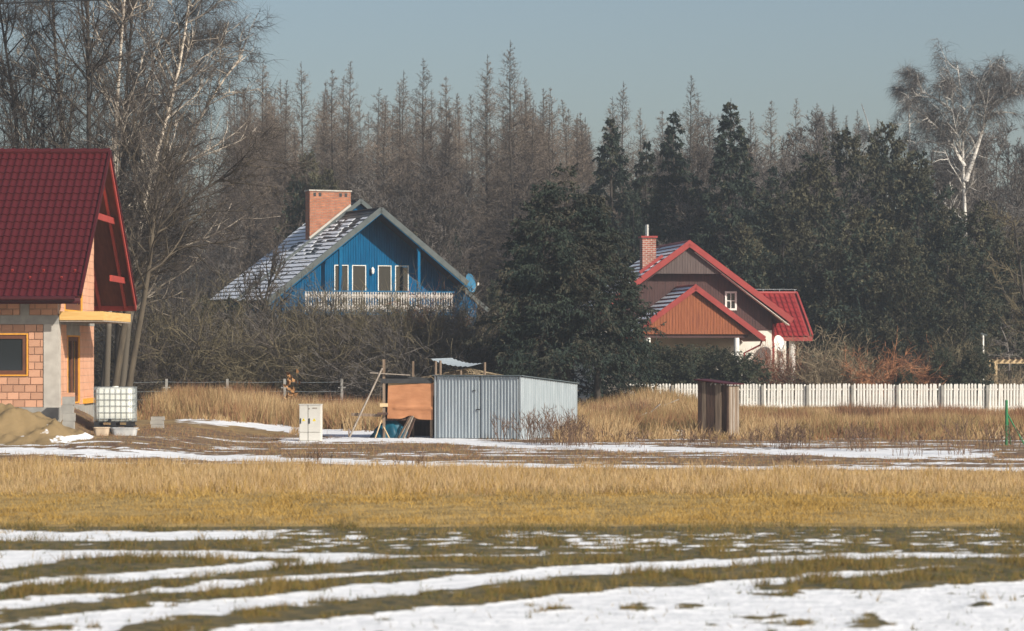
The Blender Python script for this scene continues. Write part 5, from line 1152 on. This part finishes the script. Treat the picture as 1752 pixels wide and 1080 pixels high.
# --- big white birch at the right and two smaller
def birchpx(lab,pl,D,seed,r0,n1,l1,extra=()):
    T=np.array([W(x,y,D) for x,y in pl]); T[0,2]=-.05; base=(T[0,0],T[0,1],0)
    ac=bare(T,r0,.03,seed,n1=n1,t0=.42,l1=l1,a1=46,n2=8,n3=7,n4=4,up=.1,weep=.42,tw=.014,limb=.45,lenfade=.6)
    L=[(ac,(0,0,0))]
    for j,(q,rr_,n_,l_) in enumerate(extra):
        T2=np.array([W(x,y,D) for x,y in q]); L.append((bare(T2,rr_,.04,seed+20+j,n1=n_,t0=.25,l1=l_,a1=46,n2=8,n3=7,n4=5,up=.03,weep=.5,tw=.015,limb=.5),(0,0,0)))
    if len(L)>1: ac=merge(*L)
    mktree('birch_tree',lab,base,ac,M['birch_far'],[M['birch_far'],M['twig_grey']],'white birches at the right',off=base)
birchpx('big white birch with weeping crown above the pines at right',[(1655,690),(1652,350),(1645,290),(1650,225),(1646,165),(1638,112)],190,950,.26,22,(3.5,6.5),
  [([(1652,310),(1670,260),(1690,190),(1720,165),(1752,150)],.16,14,(2.5,5)),([(1650,285),(1625,240),(1590,205),(1560,185)],.14,12,(2,4.5)),([(1650,225),(1632,190),(1595,165),(1560,150)],.13,12,(2,4)),([(1650,215),(1665,180),(1685,150),(1702,132)],.13,13,(2.5,4.5))])
birchpx('slender white birch top left of the big white birch',[(1556,690),(1556,300),(1557,210),(1555,160),(1553,145)],196,951,.16,14,(2,4))
birchpx('small white birch tip poking out above the pine summits',[(1498,690),(1496,300),(1493,215),(1484,190),(1474,178)],198,952,.1,16,(1.2,2.4))
# --- bare tree at the right edge
T=np.array([W(1760,690,152),W(1758,560,152),W(1745,450,152),(W(1735,380,152))]); T[0,2]=0; base=tuple(T[0])
mktree('bare_tree','tangled bare tree at the right edge over the pergola',base,bare(T,.18,.04,970,n1=26,t0=.3,l1=(2.2,4),a1=55,n2=8,n3=6,n4=3,up=0,tw=.018,limb=.5),M['bark'],[M['bark'],M['twig_olive']],off=base)
T=np.array([W(1728,690,150),W(1726,610,150),W(1722,580,150),(W(1712,560,150))]); T[0,2]=0; base=tuple(T[0])
mktree('bare_tree','low pale bare shrub tree beside the garden lamp',base,bare(T,.1,.03,971,n1=14,t0=.4,l1=(1.2,2.2),a1=60,n2=7,n3=5,n4=2,up=-.03,tw=.018,limb=.5),M['twig_grey'],[M['twig_grey'],M['twig_grey']],off=base)

# --- shrubs
def shrub(seed,H,Wd,n=60,n2=8,n3=5,tw=.018,spread=.5,arch=-.05):
    rg=R(seed); st=np.stack([rg.normal(0,Wd*.12,n),rg.normal(0,Wd*.1,n),np.full(n,-.03)],-1); d=np.stack([rg.normal(0,spread,n),rg.normal(0,spread,n),np.ones(n)],-1)
    ac=Acc(); at=Acc(); L=H*(.7+.5*rg.random(n)); P=grow(st,d,L,7,rg,.13,arch); v,f=tubes(P,np.linspace(.024,.008,7)[None].repeat(n,0),3); at.add(v,f)
    p,d,i,_=spawn(P,n2,.15,1,42,14,rg); L2=L[i]*.32*(.5+.8*rg.random(len(i))); P2=grow(p,d,L2,4,rg,.2,.02); v,q,tt=ribbons(P2,np.full(len(i),tw*1.3),rg); ac.add(v,q,0); ac.p.append((tt+ac.n-len(v),np.zeros(len(tt),int)))
    p,d,i,_=spawn(P2,n3,.1,1,42,14,rg); P3=grow(p,d,L2[i]*.5*(.6+.7*rg.random(len(i))),3,rg,.2,0); v,q,tt=ribbons(P3,np.full(len(i),tw),rg); ac.add(v,q,0); ac.p.append((tt+ac.n-len(v),np.zeros(len(tt),int)))
    return at,ac
def mkshrub(name,label,x,ytop,D,acs,H0,m_,group=None,wf=1.):
    p=W(x,ytop,D); g=float(gz(p[0],D)); t=thing(name,label,'shrub',(p[0],D,g),0,group); ks=[part('stems',acs[0],m_,t),part('twigs',acs[1],m_,t)]; KIDS[t.name]=ks
    s_=(p[2]-g)/H0; t.scale=(s_*wf,s_*wf,s_); return t
SH=[shrub(1000+k,4.,4.,n=70,n2=10,n3=6,tw=.02,spread=.55) for k in range(4)]
fs_={}; tg='twiggy shrubs of the thicket'; tl='grey-olive twiggy shrub in the dense thicket below the blue house'
rg=R(77)
for k in range(40):
    x=rg.uniform(215,840); D=rg.uniform(129,137); y=rg.uniform(520,600); p=W(x,y,D); kk=k%4; s_=p[2]/4.0
    if kk not in fs_: t=mkshrub('thicket_shrub',tl,x,y,D,SH[kk],4.0,[M['twig_olive'],M['twig_grey'],M['twig_olive'],M['twig']][kk],tg); fs_[kk]=t
    else: copy_tree(fs_[kk],(p[0],D,float(gz(p[0],D))),rg.random()*6.28,(s_*rg.uniform(.9,1.3),s_*rg.uniform(.9,1.2),s_),tl,tg)
# evergreen bushes inside the thicket
EV=conifer(1100,4.,4.2,n1=120,nt=20,ns=12,sp=.2,shape=.35,low=.03,droop=.2,spw=.035,mixo=.45,irr=.35,top_open=.2)
ev=None
for k,(x,y,D,lab) in enumerate([(300,560,138,'dark evergreen bush in the thicket right of the leaning trunk'),(380,545,139,'dark evergreen bush in the thicket below the snowy roof corner'),(470,560,139,'dark evergreen bush in the thicket centre below the bare saplings'),(690,545,140,'dark evergreen bush under the blue balcony'),(600,575,139,'dark evergreen bush in the thicket left of the balcony end'),(770,560,140,'dark evergreen bush below the blue satellite dish'),(850,560,136,'dark evergreen bush hugging the big spruce on its left'),(1610,607,144,'dark conical evergreen bush behind the picket fence'),(1668,604,143.5,'dark round evergreen bush left of the pergola'),(1150,604,142.4,'evergreen hedge bush, leftmost before the porch'),(1190,604,142.6,'evergreen hedge bush below the porch gable middle'),(1232,606,142.4,'evergreen hedge bush right of the porch middle'),(1264,614,142.6,'evergreen hedge bush, rightmost by the white wall'),(1548,640,143,'small dark evergreen right of the orange shrub'),(1118,600,142.8,'evergreen bush touching the big spruce on its right')]):
    p=W(x,y,D); s_=p[2]/4.
    wf=1.0 if k<7 else (.62 if k in (7,8) else .75)
    if ev is None: ev=mktree('evergreen_bush',lab,(p[0],D,0),EV,M['bark'],[M['bark'],M['hedge'],M['needle_olive']],'evergreen bushes',cat='shrub'); ev.scale=(s_*wf,s_*wf,s_)
    else: copy_tree(ev,(p[0],D,float(gz(p[0],D))),k*1.3,(s_*wf*(1.6 if 8<k<13 else 1),s_*wf,s_),lab,'evergreen bushes')
for (x,y,D,seed,H,Wd,m_,lab,wf,sp_) in [(1415,596,144,1201,2.9,3,'twig_tan','rounded grey-tan bare shrub right of the red wing',1.1,.5),(1448,602,145,1202,2.9,3,'twig_olive','dusky bare shrub between tan and orange shrubs',.9,.5),(1505,606,144,1203,2.7,3,'twig_red','wide orange-red bare shrub behind the picket fence',1.2,.6),(1562,622,145,1204,2.3,2,'twig_red','smaller reddish bare shrub right of the orange one',.9,.5),(1345,602,146,1205,2.9,2,'twig_rust','rusty climbing shrub round the white columns',.7,.3),(1305,615,145,1206,2.5,2,'twig_rust','rusty shrub against the white wall corner',.6,.3),(1640,600,146,1207,2.9,2.5,'twig_olive','olive bare shrub between two dark evergreens',.9,.4),(1735,640,145,1208,2.,2.5,'twig_tan','tan shrub inside the pergola at the right edge',1,.5),(1585,615,147,1209,2.5,2.5,'twig','dark bare shrub behind the conical evergreen',1,.5),(800,560,133,1210,3.4,3,'twig_tan','tan bare shrub below the blue satellite dish',.7,.3),(560,520,134,1211,4.4,3,'twig_olive','tall twiggy shrub before the blue wall left of the balcony',.8,.4),(720,535,134,1212,4.2,3,'twig_rust','brownish twiggy shrub before the balcony balusters',.8,.45),(640,530,134,1213,4.2,3,'twig_olive','twiggy shrub before the left part of the balcony',.8,.45)]:
    mkshrub('bare_shrub',lab,x,y,D,shrub(seed,H,Wd,n=80,n2=9,n3=5,tw=.02,spread=sp_),H,M[m_],'bare garden shrubs',wf)
# brown-leaved sapling
D=123.; p=W(495,640,D); rg=R(88); t=thing('leafy_sapling','small sapling with withered brown leaves before the wire fence','sapling',(p[0],D,float(gz(p[0],D))))
a=Acc(); a.tube([(0,0,-.05),(.02,0,.8),(-.05,.02,1.6),(-.12,0,1.95)],[.03,.022,.015,.006],6); part('stem',a,M['bark'],t)
lm=Acc(); lm.add([(0,0,0),(.07,.02,.05),(.03,0,.19),(-.06,-.02,.08)],[[0,1,2,3]]); lm=lm.mesh('leaf',M['leafbrown'])
for k in range(46):
    o=link('leaf',lm,(rg.normal(.05,.15),rg.normal(0,.15),rg.uniform(.75,1.9)),0,t); o.rotation_euler=(rg.normal(0,.8),rg.normal(0,.8),rg.random()*6.28); o.scale=(1.1,)*3
# ------------------------------------------------------------------ haze
a=Acc(); a.bx(-400,400,-60,420,-1.2,34)
hz=bpy.data.materials.new('haze'); hz.use_nodes=True; n=hz.node_tree.nodes; l=hz.node_tree.links; n.remove(n['Principled BSDF'])
pv=n.new('ShaderNodeVolumePrincipled'); pv.inputs['Color'].default_value=(.75,.83,.92,1); pv.inputs['Density'].default_value=.0006; pv.inputs['Anisotropy'].default_value=.2
l.new(pv.outputs[0],n['Material Output'].inputs['Volume'])
tag(link('haze',a.mesh('haze',hz)),'thin blue winter haze over the whole place','haze',kind='stuff')
